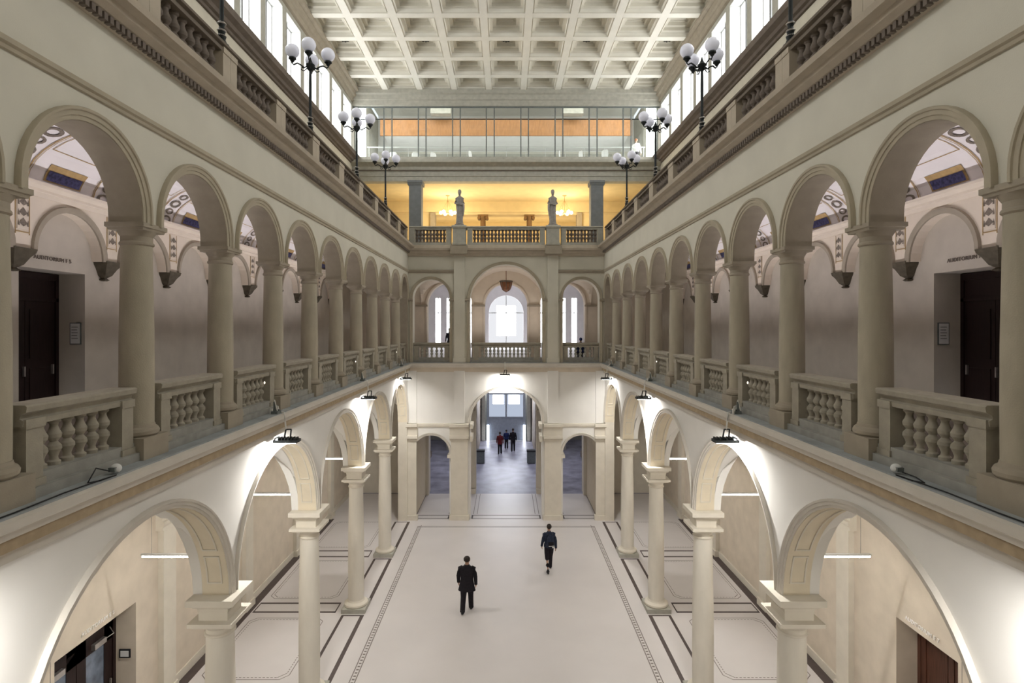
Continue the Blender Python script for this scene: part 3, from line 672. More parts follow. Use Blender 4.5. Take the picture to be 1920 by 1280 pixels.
for nm, sd, rz in SIDES:
    for n, y in enumerate(YU):
        k = n-2
        lab = ('smooth sandstone column of the %s upper arcade, %s' % (nm, ('%s one in view'%nth(k) if k else 'nearest one, cut by the picture edge'))) if k >= 0 else 'sandstone column of the %s upper arcade, beyond the picture edge, bay %s' % (nm, ('nearest the rear wall','second from the rear wall')[n])
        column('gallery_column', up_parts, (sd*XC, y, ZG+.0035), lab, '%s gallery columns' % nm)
    for n, y in enumerate(YL[:-1] if False else YL):
        lab = ('cream column with double impost in the %s lower arcade, %s from the camera' % (nm, nth(n-2))) if n >= 2 else 'cream lower column on the %s, beyond the lower picture edge, %s from the rear wall' % (nm, nth(n) if n else 'first')
        column('arcade_column', lo_parts, (sd*XC, y, 0), lab, '%s lower arcade columns' % nm)
# ---- balustrades
BPR = [(.0135,0),(.0135,.008),(.009,.012),(.008,.018),(.0105,.026),(.0155,.036),(.0145,.044),(.009,.051),(.0075,.0535),(.009,.056),(.0145,.063),(.0155,.071),(.0105,.081),(.008,.089),(.009,.095),(.0135,.099),(.0135,.107)]
bal_m = MB().lathe(BPR, 16).mesh('baluster', 'balustrade')
bal_d = MB().lathe([(r*1.12, z*1.225) for r, z in BPR], 14).mesh('baluster', 'stone_dark')
bal_e = MB().lathe(BPR, 14).mesh('baluster', 'stone_pale')
def balustrade(loc, rz, hl, nb, peds, label, group, mt='balustrade', bm=None, low=False, gap=None):
    e = empty('balustrade', loc, rz)
    if low == 'top': z0, z1, zt = .030, .160, .194
    else: z0, z1, zt = .048, .155, .200
    MB().box(-hl, hl, -.045, .045, 0, .022).box(-hl, hl, -.030, .030, .022, z0).obj('base_course', mt if mt != 'balustrade' else 'stone_step', e)
    o_ = (zt-z1)/.045
    MB().prof([(-.028,z1),(-.030,z1+.012*o_),(-.022,z1+.016*o_),(-.024,z1+.024*o_),(-.036,z1+.030*o_),(-.038,zt-.004),(-.034,zt),(.034,zt),(.038,zt-.004),(.036,z1+.030*o_),(.024,z1+.024*o_),(.022,z1+.016*o_),(.030,z1+.012*o_),(.028,z1)], -hl, hl).obj('rail', 'rail_dark' if mt == 'stone_dark' else mt, e)
    pmat = 'cornice' if mt == 'stone_dark' else mt; ph = .0252 if low == 'top' else .022
    pm_ = MB().box(-ph,ph,-.031,.031,0.0,z1+.012).box(-.026,.026,-.035,.035,.0,z0*.8).box(-.025,.025,-.034,.034,z1-.006,z1+.014).mesh('pedestal', pmat)
    for x in peds: link('pedestal', pm_, e, (x,0,0))
    g = gap or (max(min(peds), -hl)+.03, min(max(peds), hl)-.03)
    for i in range(nb): link('baluster', bm or bal_m, e, (g[0]+(g[1]-g[0])*(i+.5)/nb, 0, z0))
    return tag(e, label, 'balustrade', group)
for nm, sd, rz in SIDES:
    for k, (a, b) in enumerate(zip(YU[1:-1], YU[2:])):
        y = (a+b)/2; q = k-1
        lab = 'stone balustrade with double-bulb balusters in the %s gallery, %s in view' % (nm, nth(q)) if q >= 0 else 'stone balustrade in the %s gallery, just beyond the picture edge' % nm
        balustrade((sd*XC, y, ZG+.004), rz, .176, 6, (-.148,.148), lab, '%s gallery balustrades' % nm)
    y = (YU[-1]+D-.045)/2+.02
    balustrade((sd*XC, y, ZG+.004), rz, .125, 4, (-.10,.10), 'short stone balustrade closing the %s gallery at its far corner' % nm, '%s gallery balustrades' % nm)
    for k, (a, b) in enumerate(zip(YU[:-1], YU[1:])):
        y = (a+b)/2; q = k-3
        lab = 'dark stone balustrade on the %s top cornice, %s' % (nm, ('%s in view'%nth(q)) if q >= 0 else 'out of view, %s from the rear wall'%(nth(k) if k else 'first'))
        balustrade((sd*1.04, y, 2.784), rz, S/2-.0005, 8, (U(sd,1)*(S/2-.026),U(sd,-1)*(S/2-.026)), lab, '%s top balustrades' % nm, 'stone_dark', bal_d, 'top', (-S/2+.058, S/2-.058))
    balustrade((sd*1.04, (YU[-1]+D)/2+.01, 2.784), rz, (D-YU[-1])/2, 5, (U(sd,-1)*(D-YU[-1]-.05)/2,U(sd,1)*(D-YU[-1]-.05)/2), 'dark stone balustrade panel on the %s cornice ending at the far corner' % nm, '%s top balustrades' % nm, 'stone_dark', bal_d, 'top')
balustrade((-.765, D+.06, ZG+.004), 0, .186, 5, (-.155,.155), 'pale stone balustrade in the left small arch of the end wall', 'end wall gallery balustrades', bm=bal_e)
balustrade((.765, D+.06, ZG+.004), 0, .186, 5, (-.155,.155), 'pale stone balustrade in the right small arch of the end wall', 'end wall gallery balustrades', bm=bal_e)
balustrade((0, D+.06, ZG+.004), 0, .355, 13, (-.31,.31), 'wide stone balustrade in the large middle arch of the end wall', 'end wall gallery balustrades', bm=bal_e, gap=(-.265,.265))
for c, hl, nb, t_ in ((-.77,.212,9,'left of the left statue'),(0,.396,19,'between the two statues'),(.77,.212,9,'right of the right statue')):
    balustrade((c, D+.01, 2.784), 0, hl, nb, (-hl+.027,hl-.027) if c == 0 else ((-hl+.027,hl-.027)), 'grey stone balustrade on the end wall cornice, %s' % t_, 'end wall top balustrades', 'stone_pale', bal_d, 'top')
# ---- statues and their pedestals
for x, s_ in ((-.475,'left'),(.475,'right')):
    p = empty('statue_pedestal', (x, D+.01, 2.784))
    sq(MB(), [(.070,0),(.070,.02),(.064,.025),(.064,.165)]).obj('die','stone_pale',p); sq(MB(), [(.066,.165),(.076,.178),(.076,.192),(.066,.200)]).obj('cap','stone_pale',p)
    tag(p, 'square grey pedestal carrying the %s statue on the end balustrade' % s_, 'pedestal', 'statue pedestals')
    mb = MB(1); f = 1 if s_ == 'left' else -1
    mb.loft([(0,0,.10,.19,.17),(0,0,.3,.17,.15),(.02*f,0,.55,.175,.15),(.03*f,0,.85,.19,.16),(.02*f,0,1.05,.20,.15),(0,0,1.2,.17,.13),(0,0,1.38,.19,.14),(0,0,1.47,.205,.125),(0,.01,1.53,.13,.09),(0,0,1.56,.060,.060),(0,-.01,1.66,.055,.055)], 30, .07, 9)
    mb.loft([(0,-.01,1.60,.035,.04),(0,-.02,1.64,.07,.085),(0,-.02,1.73,.092,.108),(0,-.01,1.82,.098,.112),(0,0,1.88,.075,.085),(0,0,1.91,.03,.03)], 20)
    mb.ball((0,-.115,1.745), .015, 8, 5).ball((0,.085,1.80), .045, 10, 6)
    for sg in (-1,1): mb.ball((sg*.082,0,1.75), .018, 8, 5); mb.ball((sg*.03,-.105,1.77), .010, 6, 4)
    mb.tube([(-.17,0,1.45),(-.235,-.02,1.2),(-.12,-.18,1.12),(.04,-.20,1.15)], [.065,.06,.048,.035], 10)
    mb.tube([(.17,0,1.45),(.225,-.03,1.18),(.10,-.19,1.08),(-.05,-.21,1.10)], [.065,.06,.048,.035], 10)
    for k in range(4): mb.tube([(.04+.0*k,-.20,1.13+.018*k),(.10,-.215,1.125+.018*k),(.13,-.20,1.11+.018*k)], .011, 6)
    mb.loft([(.16*f,-.02,.55,.06,.10),(.2*f,-.05,.9,.07,.12),(.19*f,-.06,1.08,.08,.12),(.05*f,-.1,1.16,.17,.10)], 18, .08, 7)
    for sg in (-1,1): mb.ball((sg*.08,-.12,.10), .05, 10, 6, 1, 1.6, .7)
    me = mb.mesh('statue','statue'); st = link('statue', me, None, (x, D+.01, 2.984)); st.scale = (.96,.96,.98)
    MB(1).box(-.24,.24,-.22,.22,0,.075).obj('plinth_block','statue',st)
    tag(st, '%s grey statue of a robed standing figure on the end balustrade' % s_, 'statue', 'robed statues')
# ---- globe candelabra on the top balustrades
gp = MB().ball((0,0,0), .036, 20, 14).mesh('globe','globe')
cupm = MB().lathe([(.004,-.052),(.010,-.046),(.012,-.040),(.020,-.034),(.019,-.027)],12).mesh('globe_cup','metal_dark')
pole = MB().lathe([(.026,0),(.026,.010),(.018,.018),(.013,.03),(.016,.042),(.011,.05),(.014,.062),(.009,.075),(.012,.088),(.0075,.10),(.0075,.27),(.0065,.335),(.014,.345),(.020,.358),(.024,.370),(.014,.378),(.008,.39),(.002,.41)],14).mesh('pole','metal_dark')
bead = MB(); 
for z in (.042,.062,.088): bead.lathe([(.014,z-.003),(.0168,z),(.014,z+.003)],12)
bead = bead.mesh('polished_bead','silver')
arm = MB().tube([(.008,0,.368),(.03,0,.352),(.05,0,.366),(.065,0,.372),(.083,0,.362),(.091,0,.370),(.090,0,.388)], [.005,.0045,.004,.004,.004,.004,.004], 8).tube([(.015,0,.352),(.032,0,.334),(.045,0,.340),(.042,0,.352),(.034,0,.350)], .003, 6).mesh('arm','metal_dark')
for nm, sd, rz in SIDES:
    for q, n in enumerate((4,6,8,10)):
        e = empty('globe_lamp', (sd*1.04, YU[n], 2.979))
        pl = link('pole', pole, e); link('polished_bead', bead, pl)['kind'] = 'stuff'
        for a in (.25, .25+PI/2, .25+PI, .25+1.5*PI):
            ar = link('arm', arm, e, (0,0,0), a)
            link('globe_cup', cupm, ar, (.090,0,.425)); link('globe', gp, ar, (.090,0,.428+.006))
        tag(e, 'iron lamp with four white globes on the %s top balustrade, %s from the camera' % (nm, nth(q)), 'lamp', 'globe lamps')
# ---- floodlights hung from the gallery ledge
hd = MB().box(-.050,.050,-.026,.026,-.008,.004)
for k in range(7): hd.box(-.044+.0135*k,-.039+.0135*k,-.022,.022,.004,.012)
hd = hd.mesh('housing','metal_dark'); fc = MB().box(-.045,.045,-.022,.022,-.0095,-.008).mesh('lens','flood_face')
br = MB().tube([(-.012,0,.006),(-.004,0,.046)], .0035, 6).tube([(.014,0,.006),(.018,0,.046)], .0035, 6).tube([(-.006,0,.046),(.019,0,.046)], .003, 6).mesh('bracket','metal_dark')
def flood(loc, rz, label, lrot=(0,0,0), power=1.0):
    e = empty('floodlight', loc, rz)
    link('housing', hd, e); link('lens', fc, e); link('bracket', br, e)
    l = bpy.data.lights.new('flood_lamp','AREA'); l.shape = 'RECTANGLE'; l.size = .42; l.size_y = .2; l.energy = E_FLOOD*power; l.color = (1,.98,.94)
    lo = bpy.data.objects.new('flood_lamp', l); lo.rotation_euler = lrot; col.objects.link(lo); lo.parent = e; lo.location = (0,0,-.06)
    return tag(e, label, 'floodlight', 'floodlights under the gallery ledge')
box_m = MB().prof([(-.02,0),(-.02,.012),(.02,.012),(.02,0)], -.014,.014).box(-.004,.004,-.018,-.012,.012,.052).box(-.016,.016,-.004,.004,.012,.018).mesh('clamp_base','metal_grey')
box_w = MB().tube([(.0,-.014,.052),(.0,-.016,.06),(.012,-.016,.014)], .0025, 6).box(-.020,-.010,-.016,-.006,.0,.022).mesh('white_bracket','cable_white')
for nm, sd, rz in SIDES:
    for q, y in enumerate((.86,2.376,3.796,5.20)):
        n = 0; where = nth(q-1)+' in view' if q else 'nearest, below the picture edge'
        flood((sd*.93, y, EYE-.482), 0, 'black floodlight hung by a white cable under the %s ledge, %s' % (nm, where), (0, -sd*.45, 0))
        tag(MB().tube([(sd*.975,y+.015,ZG+.03),(sd*.972,y+.02,ZG+.008),(sd*.965,y+.01,ZG+.0065),(sd*.943,y+.005,ZG+.005),(sd*.938,y,ZG-.03),(sd*.934,y,EYE-.436)], .0036, 6).obj('cable','cable_white'), 'white cable over the %s ledge down to the %s floodlight' % (nm, nth(q)), 'cable', 'floodlight cables')
        e = empty('clamp_stand', (sd*.968, y-.02, ZG+.004), 0); link('clamp_base', box_m, e); link('white_bracket', box_w, e)
        tag(e, 'metal clamp stand with white bracket on the %s ledge, %s' % (nm, where), 'clamp', 'clamp stands on the ledges')
        tag(MB().ball((sd*1.012, y-.03, ZG+.135), .0032, 8, 6, 1, 1, 1.8).obj('pilot_light','pilot'), 'tiny lit lamp under the %s gallery rail, above the %s clamp stand' % (nm, nth(q)), 'light', 'pilot lights under the rails')
    # ledge plug with black cord
    y = 1.395
    e = MB().ball((0,0,.013), .013, 14, 10, 1, 1, .9).obj('spot_lamp', 'paper', None, (sd*.972, y, ZG+.004)); MB().box(-.008,.008,-.016,-.004,.008,.018).obj('lamp_eye','metal_grey',e)
    tag(e, 'small round white spot lamp lying on the %s ledge' % nm, 'lamp', 'ledge spot lamps')
    pts = [(sd*.975,y-.012,ZG+.012),(sd*.985,y-.05,ZG+.03 if sd < 0 else ZG+.008),(sd*.975,y-.09,ZG+.006),(sd*.960,y-.07,ZG+.006),(sd*.957,y-.02,ZG+.006),(sd*.965,y-.10,ZG+.006),(sd*.968,y-.17,ZG+.006),(sd*.962,y-.30,ZG+.006),(sd*.967,y-.50,ZG+.006),(sd*.962,y-.8,ZG+.006)]
    tag(MB().tube(pts, .0016, 6).obj('cord','black'), 'black cord trailing along the %s ledge from the spot lamp' % nm, 'cord', 'ledge cords')
flood((-.012, D-.095, EYE-.482), 0, 'black floodlight hung over the large arch in the middle of the end wall', (.30,0,0), .38)
tag(MB().tube([(-.012,D+.02,ZG+.01),(-.012,D-.05,ZG+.006),(-.012,D-.06,ZG-.01),(-.012,D-.095,EYE-.436)], .0028, 6).obj('cable','cable_white'), 'white cable of the middle floodlight on the end wall', 'cable', 'floodlight cables')
# ---- linear lamps hanging in the aisles
tm = MB().tube([(-.19,0,0),(.19,0,0)], .006, 8).mesh('tube','tube'); th = MB().box(-.195,.195,-.006,.006,.005,.012).mesh('housing','cable_white')
for nm, sd, rz in SIDES:
    for q, n in enumerate((3.42,5.42,7.42,9.42)):
        e = empty('linear_lamp', (sd*1.44, n*S, EYE-1.03))
        link('tube', tm, e); link('housing', th, e)
        for x in (-.15,.15): MB().tube([(x,0,.012),(x,0,.45)], .0007, 4).obj('wire','metal_grey',e)
        tag(e, 'bright tube lamp hanging across the %s aisle, %s' % (nm, ('below the picture edge','nearest in view','second in view','third in view')[q]), 'lamp', 'aisle tube lamps')
# uplights on the gallery floor that brighten the painted vault
for nm, sd, rz in SIDES:
    for k in range(11):
        y = (YU[k]+YU[k+1])/2
        e = empty('gallery_uplight', (sd*1.17, y, ZG+.15)); MB().box(-.010,.010,-.06,.06,-.012,0).obj('housing','metal_dark',e)
        l = bpy.data.lights.new('uplight','AREA'); l.shape='RECTANGLE'; l.size=.08; l.size_y=.6; l.energy=E_GAL; l.color=(1,.93,.95); l.spread = 1.7
        lo = bpy.data.objects.new('uplight', l); col.objects.link(lo); lo.parent = e; lo.location=(0,0,.02); lo.rotation_euler=(0, PI+sd*UPT, 0)
        tag(e, 'slim dark uplight fixed behind the %s gallery railing, %s' % (nm, nth(k)), 'light', 'gallery uplights')
# ---- hanging lantern in the end gallery
e = empty('copper_lantern', (0, 6.1, 2.455))
MB().tube([(0,0,.0),(0,0,.11)], .004, 6).obj('stem','copper',e)
MB().lathe([(.012,-.115),(.040,-.095),(.058,-.05),(.064,-.012)],8,smooth=False).obj('glass_bowl','copper',e); MB().lathe([(.070,-.012),(.074,-.006),(.070,.004),(.03,.008)],8,smooth=False).obj('rim','stone_dark',e)
rb = MB()
for k in range(8):
    a = 2*PI*k/8; rb.tube([(.065*math.cos(a),.065*math.sin(a),-.01),(.058*math.cos(a),.058*math.sin(a),-.05),(.040*math.cos(a),.040*math.sin(a),-.096),(0,0,-.12)], .0035, 5)
rb.obj('rib','stone_dark',e)
tag(e, 'copper faceted lantern hanging in the middle arch of the end gallery', 'lantern')

# ---- doors, signs and lettering
def text(body, parent, cx, z, width, m_, yoff, name='lettering'):
    c = bpy.data.curves.new(name, 'FONT'); c.body = body; c.align_x = 'CENTER'; c.size = 1; c.extrude = .05; c.space_character = 1.1
    o = bpy.data.objects.new(name, c); col.objects.link(o); c.materials.append(M[m_])
    bpy.context.view_layer.update(); s_ = width*K/max(o.dimensions.x, .1)
    o.scale = (s_,s_,s_*1.2); o.rotation_euler = (PI/2,0,0); o.parent = parent; o.location = (cx*K, yoff*K, z*K); return o
for nm, sd, rz in SIDES:
    u = lambda y: U(sd, y)
    wb = [o for o in col.objects if o.name.startswith('wall_'+nm+'_aisle')][0]; wg = [o for o in col.objects if o.name.startswith('wall_'+nm+'_gallery')][0]
    text('AUDITORIUM E 5' if sd < 0 else 'AUDITORIUM E 7', wb, u(2.488 if sd < 0 else 2.441), .635, .20, 'lettering_white', -.004)
    text('AUDITORIUM F 5' if sd < 0 else 'AUDITORIUM F 7', wg, u(2.24 if sd < 0 else 2.207), 2.222, .185, 'stone_dark', -.004)
    # ground floor door
    c, hw = (2.498, .248) if sd < 0 else (2.427, .178)
    dm = 'door_dark' if sd < 0 else 'door_red'
    do = struct(MB().box(-hw,-hw+.02,.0,.02,0,.60).box(hw-.02,hw,0,.02,0,.60).box(-hw,hw,0,.02,.57,.61).obj(dname(), dm, None, (sd*(AX+.098), c, 0), rz))
    if sd < 0:
        for x0, x1 in ((-hw+.02,-.002),(.002,hw-.02)):
            lf = MB().box(x0,x0+.055,.004,.014,.005,.57).box(x1-.055,x1,.004,.014,.005,.57).box(x0,x1,.004,.014,.45,.57).box(x0,x1,.004,.014,.005,.10).obj('door_leaf', dm, do)
            MB().box(x0+.05,x1-.05,.007,.011,.09,.455).obj('glass_pane','glass_blue',lf)
            MB().box(x1-.02,x1-.014,-.004,.004,.22,.26).obj('handle','silver',lf)
        for x in (.09,-.16): MB().box(x,x+.075,-.014,.004,.463,.488).obj('door_closer','silver',do)
        MB().tube([(.155,-.008,.478),(.19,-.03,.49),(.205,0,.512)], .0025, 5).obj('closer_arm','silver',do)
    else:
        for x0, x1 in ((-hw+.02,-.002),(.002,hw-.02)):
            lf = MB().box(x0,x1,.006,.014,.005,.57).box(x0,x0+.03,.002,.006,.005,.57).box(x1-.03,x1,.002,.006,.005,.57).obj('door_leaf', dm, do); MB().box(x0+.024,x0+.030,-.006,.002,.24,.28).obj('handle','silver',lf)
        MB().box(-.13,.05,-.012,.004,.585,.607).obj('door_closer','silver',do)
    # first floor door
    c, hw = (2.249 if sd < 0 else 2.212), .164
    do = struct(MB().box(-hw,-hw+.016,.0,.02,0,.57).box(hw-.016,hw,0,.02,0,.57).box(-hw,hw,0,.02,.565,.592).obj(dname(), 'door_dark', None, (sd*(AX+.112), c, ZG), rz))
    MB().box(-hw,hw,.0,.016,.475,.49).obj('transom_bar','door_dark',do)
    MB().box(-hw+.016,hw-.016,.006,.012,.49,.565).obj('overlight','door_dark',do)
    for x0, x1 in ((-hw+.016,-.001),(.001,hw-.016)):
        lf = MB().box(x0,x1,.006,.014,.003,.475).box(x0+.02,x1-.02,.003,.006,.05,.20).box(x0+.02,x1-.02,.003,.006,.24,.44).obj('door_leaf','door_dark',do)
        xx = x0+.012 if x0 > 0 else x1-.012
        if (sd < 0) == (x0 > 0): xx = (x1-.02) if x0 > 0 else x0+.02
        MB().box(xx-.003,xx+.003,-.006,.003,.17,.21).obj('handle','silver',lf)
    do = struct(MB().box(-.10,.10,0,.02,0,.51).obj(dname(), 'door_dark', None, (sd*(AX+.112), 6.72, ZG), rz)); MB().box(-.08,-.005,-.004,0,.03,.46).box(.005,.08,-.004,0,.03,.46).obj('door_leaf','door_dark',do)
    # notice on the reveal
    y = 2.413 if sd < 0 else 2.376
    nb = MB().box(-.024,.024,-.004,0,-.047,.047).obj('notice_board','metal_grey',None,(sd*1.853, y-.001, 1.93)); MB().box(-.020,.020,-.005,-.004,-.043,.043).obj('paper_sheet','paper',nb)
    for k in range(5): MB().box(-.015,.012-.003*(k%2),-.0056,-.005,.026-.012*k,.029-.012*k).obj('text_line','metal_grey',nb)
    tag(nb, 'grey notice plate on the jamb of the %s upper doorway' % nm, 'sign', 'door notices')
nb = MB().box(-.027,.027,-.005,0,-.021,.021).obj('framed_sign','black',None,(-1.867, 2.745, .36)); MB().box(-.020,.020,-.006,-.005,-.014,.014).obj('paper_sheet','paper',nb)
tag(nb, 'small black-framed sign on the jamb of the lower left doorway', 'sign')

# ---- furniture beyond
for x, s_ in ((-.37,'left'),(.36,'right')):
    e = empty('waste_bin', (x, 8.05, 0)); MB().box(-.06,.06,-.05,.05,.01,.17).obj('body','metal_grey',e); MB().prof([(-.055,.17),(-.055,.185),(-.03,.195),(.03,.195),(.055,.185),(.055,.17)],-.065,.065).obj('lid','black',e); MB().box(-.05,.05,-.04,.04,0,.01).obj('foot','black',e)
    tag(e, 'grey rectangular bin with a dark lid by the %s side of the entrance passage' % s_, 'bin', 'bins in the entrance hall')
cs = [('seat',MB(1).box(-.24,.24,-.24,.24,.44,.49).mesh('seat','office_white')),('backrest',MB(1).loft([(0,.24,.50,.20,.03),(0,.26,.7,.25,.035),(0,.27,.92,.24,.035),(0,.27,1.02,.16,.03)],16).mesh('backrest','office_white'))]
stem = MB(1).tube([(0,0,.44),(0,0,.06)], .025, 8).mesh('stem','metal_grey'); sb = MB(1)
for k in range(5): a = 2*PI*k/5; sb.tube([(0,0,.08),(.28*math.cos(a),.28*math.sin(a),.03)], .02, 6)
sb = sb.mesh('star_base','metal_grey')
for i, x in enumerate((-1.42,-1.12,-.88,-.40,.72,.98,1.26)):
    e = empty('office_chair', (x, 6.98+.02*(i%3), 3.946), .4*i)
    for n_, me in cs: link(n_, me, e)
    link('stem', stem, e); link('star_base', sb, e)
    tag(e, 'white chair behind the high far glazing, %s from the left' % ('first','second','third','fourth','fifth','sixth','seventh')[i], 'chair', 'white office chairs')
for x, s_ in ((-.86,'left'),(.86,'right')):
    e = empty('office_desk', (x, 7.20, 3.946)); MB().box(-.14,.14,-.06,.06,.140,.150).obj('desktop','metal_grey',e)
    for q in (-.12,.12): MB().box(q-.01,q+.01,-.05,.05,0,.140).obj('leg','metal_grey',e)
    MB().box(-.10,.10,-.01,0,.10,.145).obj('back_panel','stone_dark',e)
    tag(e, 'dark desk behind the high far glazing, %s half' % s_, 'desk', 'office desks')
# ---- people
def person(name, loc, rz, label, h=1.78, top='coat_black', bottom='trouser', hair='hair_dark', coat_hem=.78, step=.22, arm=.18, sit=False, shoe='black', collar=None, hair_len=0, turn=0, flare=1.0, wide=1.0):
    s_ = h/1.78; e = empty(name, loc, rz)
    yl, yr = -step, step               # ankles back / front
    hipz = .93 if not sit else .50
    dz = hipz-.93
    if sit: kn = [(.10,.42,.52),(-.10,.42,.52)]; an = [(.10,.40,.09),(-.10,.40,.09)]
    else: kn = [(.095,yr*.62,.50),(-.095,yl*.30,.49)]; an = [(.10,yr,.085),(-.10,yl*1.15,.12)]
    z = lambda v: v+dz
    sh = [(.185,0,z(1.44)),(-.185,0,z(1.44))]; el = [(.245,-.02-arm*.3,z(1.16)),(-.245,-.02+arm*.3,z(1.16))]; wr = [(.255,.05-arm,z(.93)),(-.255,.05+arm,z(.93))]
    V, E, R = [], [], []
    def vt(p, r): V.append(Vector(p)*s_); R.append(r*s_); return len(V)-1
    def ch(a, p, r): b = vt(p, r); E.append((a,b)); return b
    pel = vt((0,0,z(.96)), .125); ab = ch(pel,(0,.01,z(1.12)),.11); che = ch(ab,(0,0,z(1.32)),.11); ns = ch(che,(0,-.01,z(1.47)),.065); nt = ch(ns,(0,.01,z(1.56)),.055)
    jw = ch(nt,(0,.025,z(1.61)),.070); cr = ch(jw,(0,.005,z(1.69)),.088); ch(cr,(0,0,z(1.735)),.06); no = ch(jw,(0,.105,z(1.645)),.016)
    for i, sg in enumerate((1,-1)):
        ch(cr,(sg*.088,-.005,z(1.665)),.014)
        a = ch(che,(sg*.14,0,z(1.39)),.04); a = ch(a,(sh[i][0]*.97,sh[i][1],sh[i][2]-.02),.036); a = ch(a,el[i],.036); w_ = ch(a,wr[i],.028)
        hx, hy, hz = wr[i]; pa = ch(w_,(hx,hy+.02,hz-.06),.030)
        for k in range(4):
            f1 = ch(pa,(hx-sg*.005,hy-.012+.020*k,hz-.115-.004*(k in (1,2))),.0095); ch(f1,(hx-sg*.022,hy-.008+.018*k,hz-.155-.008*(k in (1,2))),.0078)
        t1 = ch(w_,(hx-sg*.01,hy+.055,hz-.055),.011); ch(t1,(hx-sg*.018,hy+.068,hz-.095),.0085)
        hp = ch(pel,(sg*.09,0,z(.92)),.10); k_ = ch(hp,kn[i],.050); a_ = ch(k_,an[i],.022); ch(a_,(an[i][0],an[i][1]+.09,an[i][2]-.05),.018)
    me = bpy.data.meshes.new('body'); me.from_pydata([tuple(v) for v in V], E, []); me.materials.append(M['skin'])
    b = bpy.data.objects.new('body', me); col.objects.link(b); b.parent = e
    sk = b.modifiers.new('skin','SKIN'); sk.use_smooth_shade = True
    for i, r in enumerate(R): me.skin_vertices[0].data[i].radius = (r, r)
    me.skin_vertices[0].data[0].use_root = True
    ss = b.modifiers.new('sub','SUBSURF'); ss.levels = 1; ss.render_levels = 1
    def part(mb, n_, m_):
        o = mb.obj(n_, m_, e); o.scale = (s_,s_,s_); return o
    # head shape, hair, eyes, mouth
    hd_ = MB(1).ball((0,.0,z(1.715)), .106, 18, 12, .90, 1.08, .93)
    if hair_len: hd_.loft([(0,-.05,z(1.70-hair_len),.09,.05),(0,-.05,z(1.62),.105,.07),(0,-.035,z(1.72),.10,.08)],16)
    k = part(hd_, 'hair', hair); k.location = (0,-.014*s_,.006*s_)
    ey = MB(1)
    for sg in (-1,1): ey.ball((sg*.032,.092,z(1.668)), .009, 8, 6)
    ey.box(-.022,.022,.085,.093,z(1.598),z(1.604)); part(ey, 'eyes_and_mouth', 'black')
    # trousers
    tr = MB(1)
    tr.loft([(0,0,z(.84),.165,.125),(0,0,z(.94),.180,.130),(0,0,z(1.04),.165,.115)],18)
    for i, sg in enumerate((1,-1)): tr.tube([(sg*.085,0,z(.95)),(sg*.09,kn[i][1]*.45 if not sit else .15,(z(.92)+kn[i][2])/2 if not sit else .52),kn[i],((kn[i][0]+an[i][0])/2,(kn[i][1]+an[i][1])/2-.012,(kn[i][2]+an[i][2])/2),(an[i][0],an[i][1],an[i][2]-.045)], [.108,.098,.078,.073,.070], 12)
    part(tr, 'trousers', bottom)
    for i in (0,1):
        x, y, zz = an[i]; tilt = 0 if i == 0 or sit else .06
        part(MB(1).loft([(x,y+.04,zz-.085,.047,.13),(x,y+.04,zz-.055,.048,.132),(x,y+.02,zz-.02,.045,.095),(x,y-.02,zz+.05,.045,.055)],14), 'shoe', shoe)
    # jacket
    hm = coat_hem if not sit else .9
    jk = MB(1)
    jk.loft([(0,0,z(hm),.205*flare,.150*flare),(0,0,z(hm+.12),.20*(1+flare)/2,.145),(0,.005,z(1.06),.180,.130),(0,0,z(1.22),.195,.140),(0,-.01,z(1.38),.215,.140),(0,-.01,z(1.455),.175,.115),(0,-.01,z(1.505),.085,.085),(0,-.005,z(1.54),.07,.072)],22,.012,5)
    for i in (0,1):
        sx = 1 if i == 0 else -1
        jk.tube([(sx*.13,-.005,z(1.44)),(sx*.195,-.005,z(1.42)),((sh[i][0]+el[i][0])/2,(el[i][1])/2,z(1.29)),el[i],wr[i],(wr[i][0],wr[i][1]+.004,wr[i][2]-.035)], [.070,.070,.066,.058,.047,.047], 12)
    part(jk, 'coat', top)
    if collar: part(MB(1).loft([(0,-.005,z(1.50),.08,.08),(0,-.005,z(1.545),.072,.074)],14), 'collar', collar)
    e.scale = (wide,1,1)
    return tag(e, label, 'person')
FZ = 0
person('person', (-.27, 3.86, 0), -.06, 'person in a long black coat walking away across the middle of the court', 1.86, coat_hem=.70, step=.20, arm=.06, flare=1.22, wide=1.16)
person('person', (.345, 4.50, 0), .12, 'person in dark blue jacket and backpack walking away near the right pier', 1.84, top='navy', coat_hem=.94, step=.26, arm=.12)
bp = empty('backpack', (.345, 4.50, 0), .12)
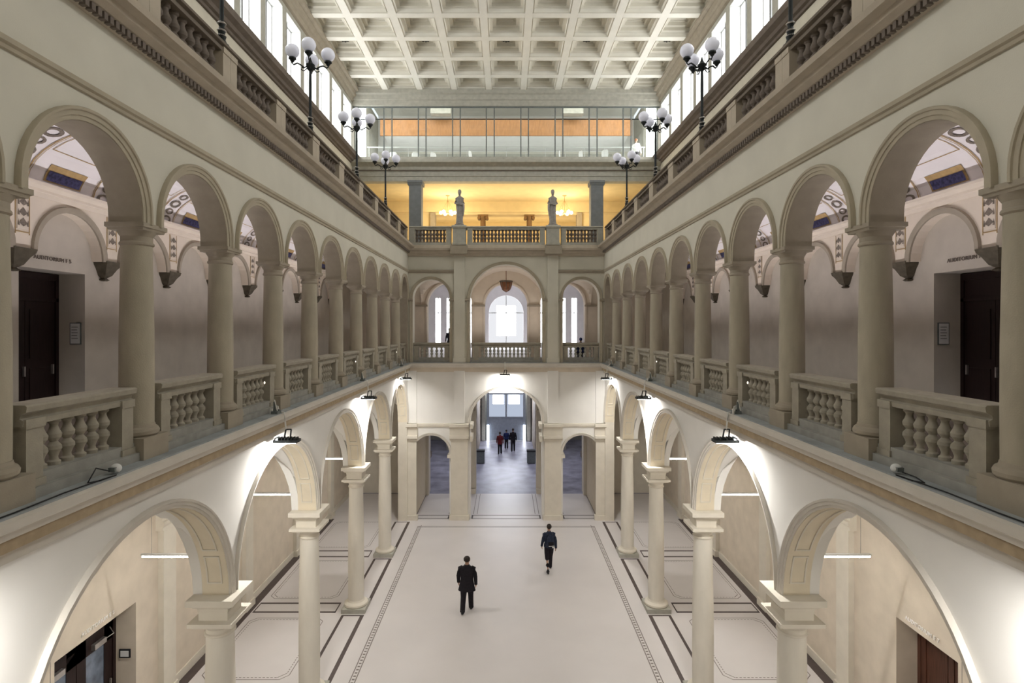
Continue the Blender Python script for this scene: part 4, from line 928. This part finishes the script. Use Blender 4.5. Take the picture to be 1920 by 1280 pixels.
MB(1).loft([(.02,-.22,1.00,.12,.07),(.02,-.23,1.06,.15,.10),(.02,-.23,1.25,.155,.11),(.02,-.22,1.42,.13,.09),(.02,-.20,1.50,.06,.05)],20).obj('bag','navy',bp)
MB(1).loft([(.02,-.31,1.08,.10,.035),(.02,-.315,1.2,.11,.045),(.02,-.31,1.27,.10,.03)],16).obj('front_pocket','coat_black',bp)
MB(1).box(-.08,.12,-.352,-.34,1.10,1.122).box(.06,.12,-.345,-.335,1.035,1.075).obj('reflective_strip','shirt_white',bp)
sp = MB(1)
for sg in (-1,1): sp.tube([(.02+sg*.08,-.16,1.48),(sg*.10,0,1.53),(sg*.12,.15,1.40),(sg*.13,.15,1.2),(sg*.12,-.14,1.05)], .018, 6)
sp.obj('strap','black',bp); tag(bp, 'dark blue backpack with a pale reflective strip on the walking person', 'backpack')
person('person', (-.095, 8.62, 0), 0, 'person in dark red coat walking away in the entrance passage', 1.68, top='red_coat', coat_hem=.80, step=.18, arm=.10)
person('person', (.108, 8.80, 0), 0, 'person in black jacket walking away in the entrance passage, right of the red coat', 1.78, coat_hem=.92, step=.16, arm=.06)
person('person', (.004, 9.0, 0), 0, 'person in blue jacket near the glass entrance, half hidden between two others', 1.5, top='blue_coat', coat_hem=.9, step=.1, arm=.1)
person('person', (-.745, 7.4, ZG), PI, 'dark-clothed person standing beyond the left small arch of the end gallery', 1.72, step=.02, arm=.02)
person('person', (.815, 6.12, ZG), 0, 'seated person in blue with a blue cap behind the right end balustrade', 1.60, top='blue_coat', hair='blue_coat', sit=True, arm=-.1)
st = empty('stool', (.815, 6.12, ZG)); MB(1).lathe([(.17,.40),(.18,.41),(.18,.435)],18).obj('seat','black',st)
lg = MB(1).tube([(.12,.12,.40),(.15,.15,0)], .014, 6).mesh('leg','metal_grey')
for k in range(4): link('leg', lg, st, (0,0,0), k*PI/2)
tag(st, 'low stool under the seated person in the end gallery', 'stool')
person('person', (1.62, 6.98, 3.946), 2.6, 'red-haired person in white shirt behind the glazing, far right', 1.74, top='shirt_white', hair='hair_red', coat_hem=.95, step=.05, arm=-.25)
for c_ in list(col.objects):
    if c_.name.startswith('niche') : pass
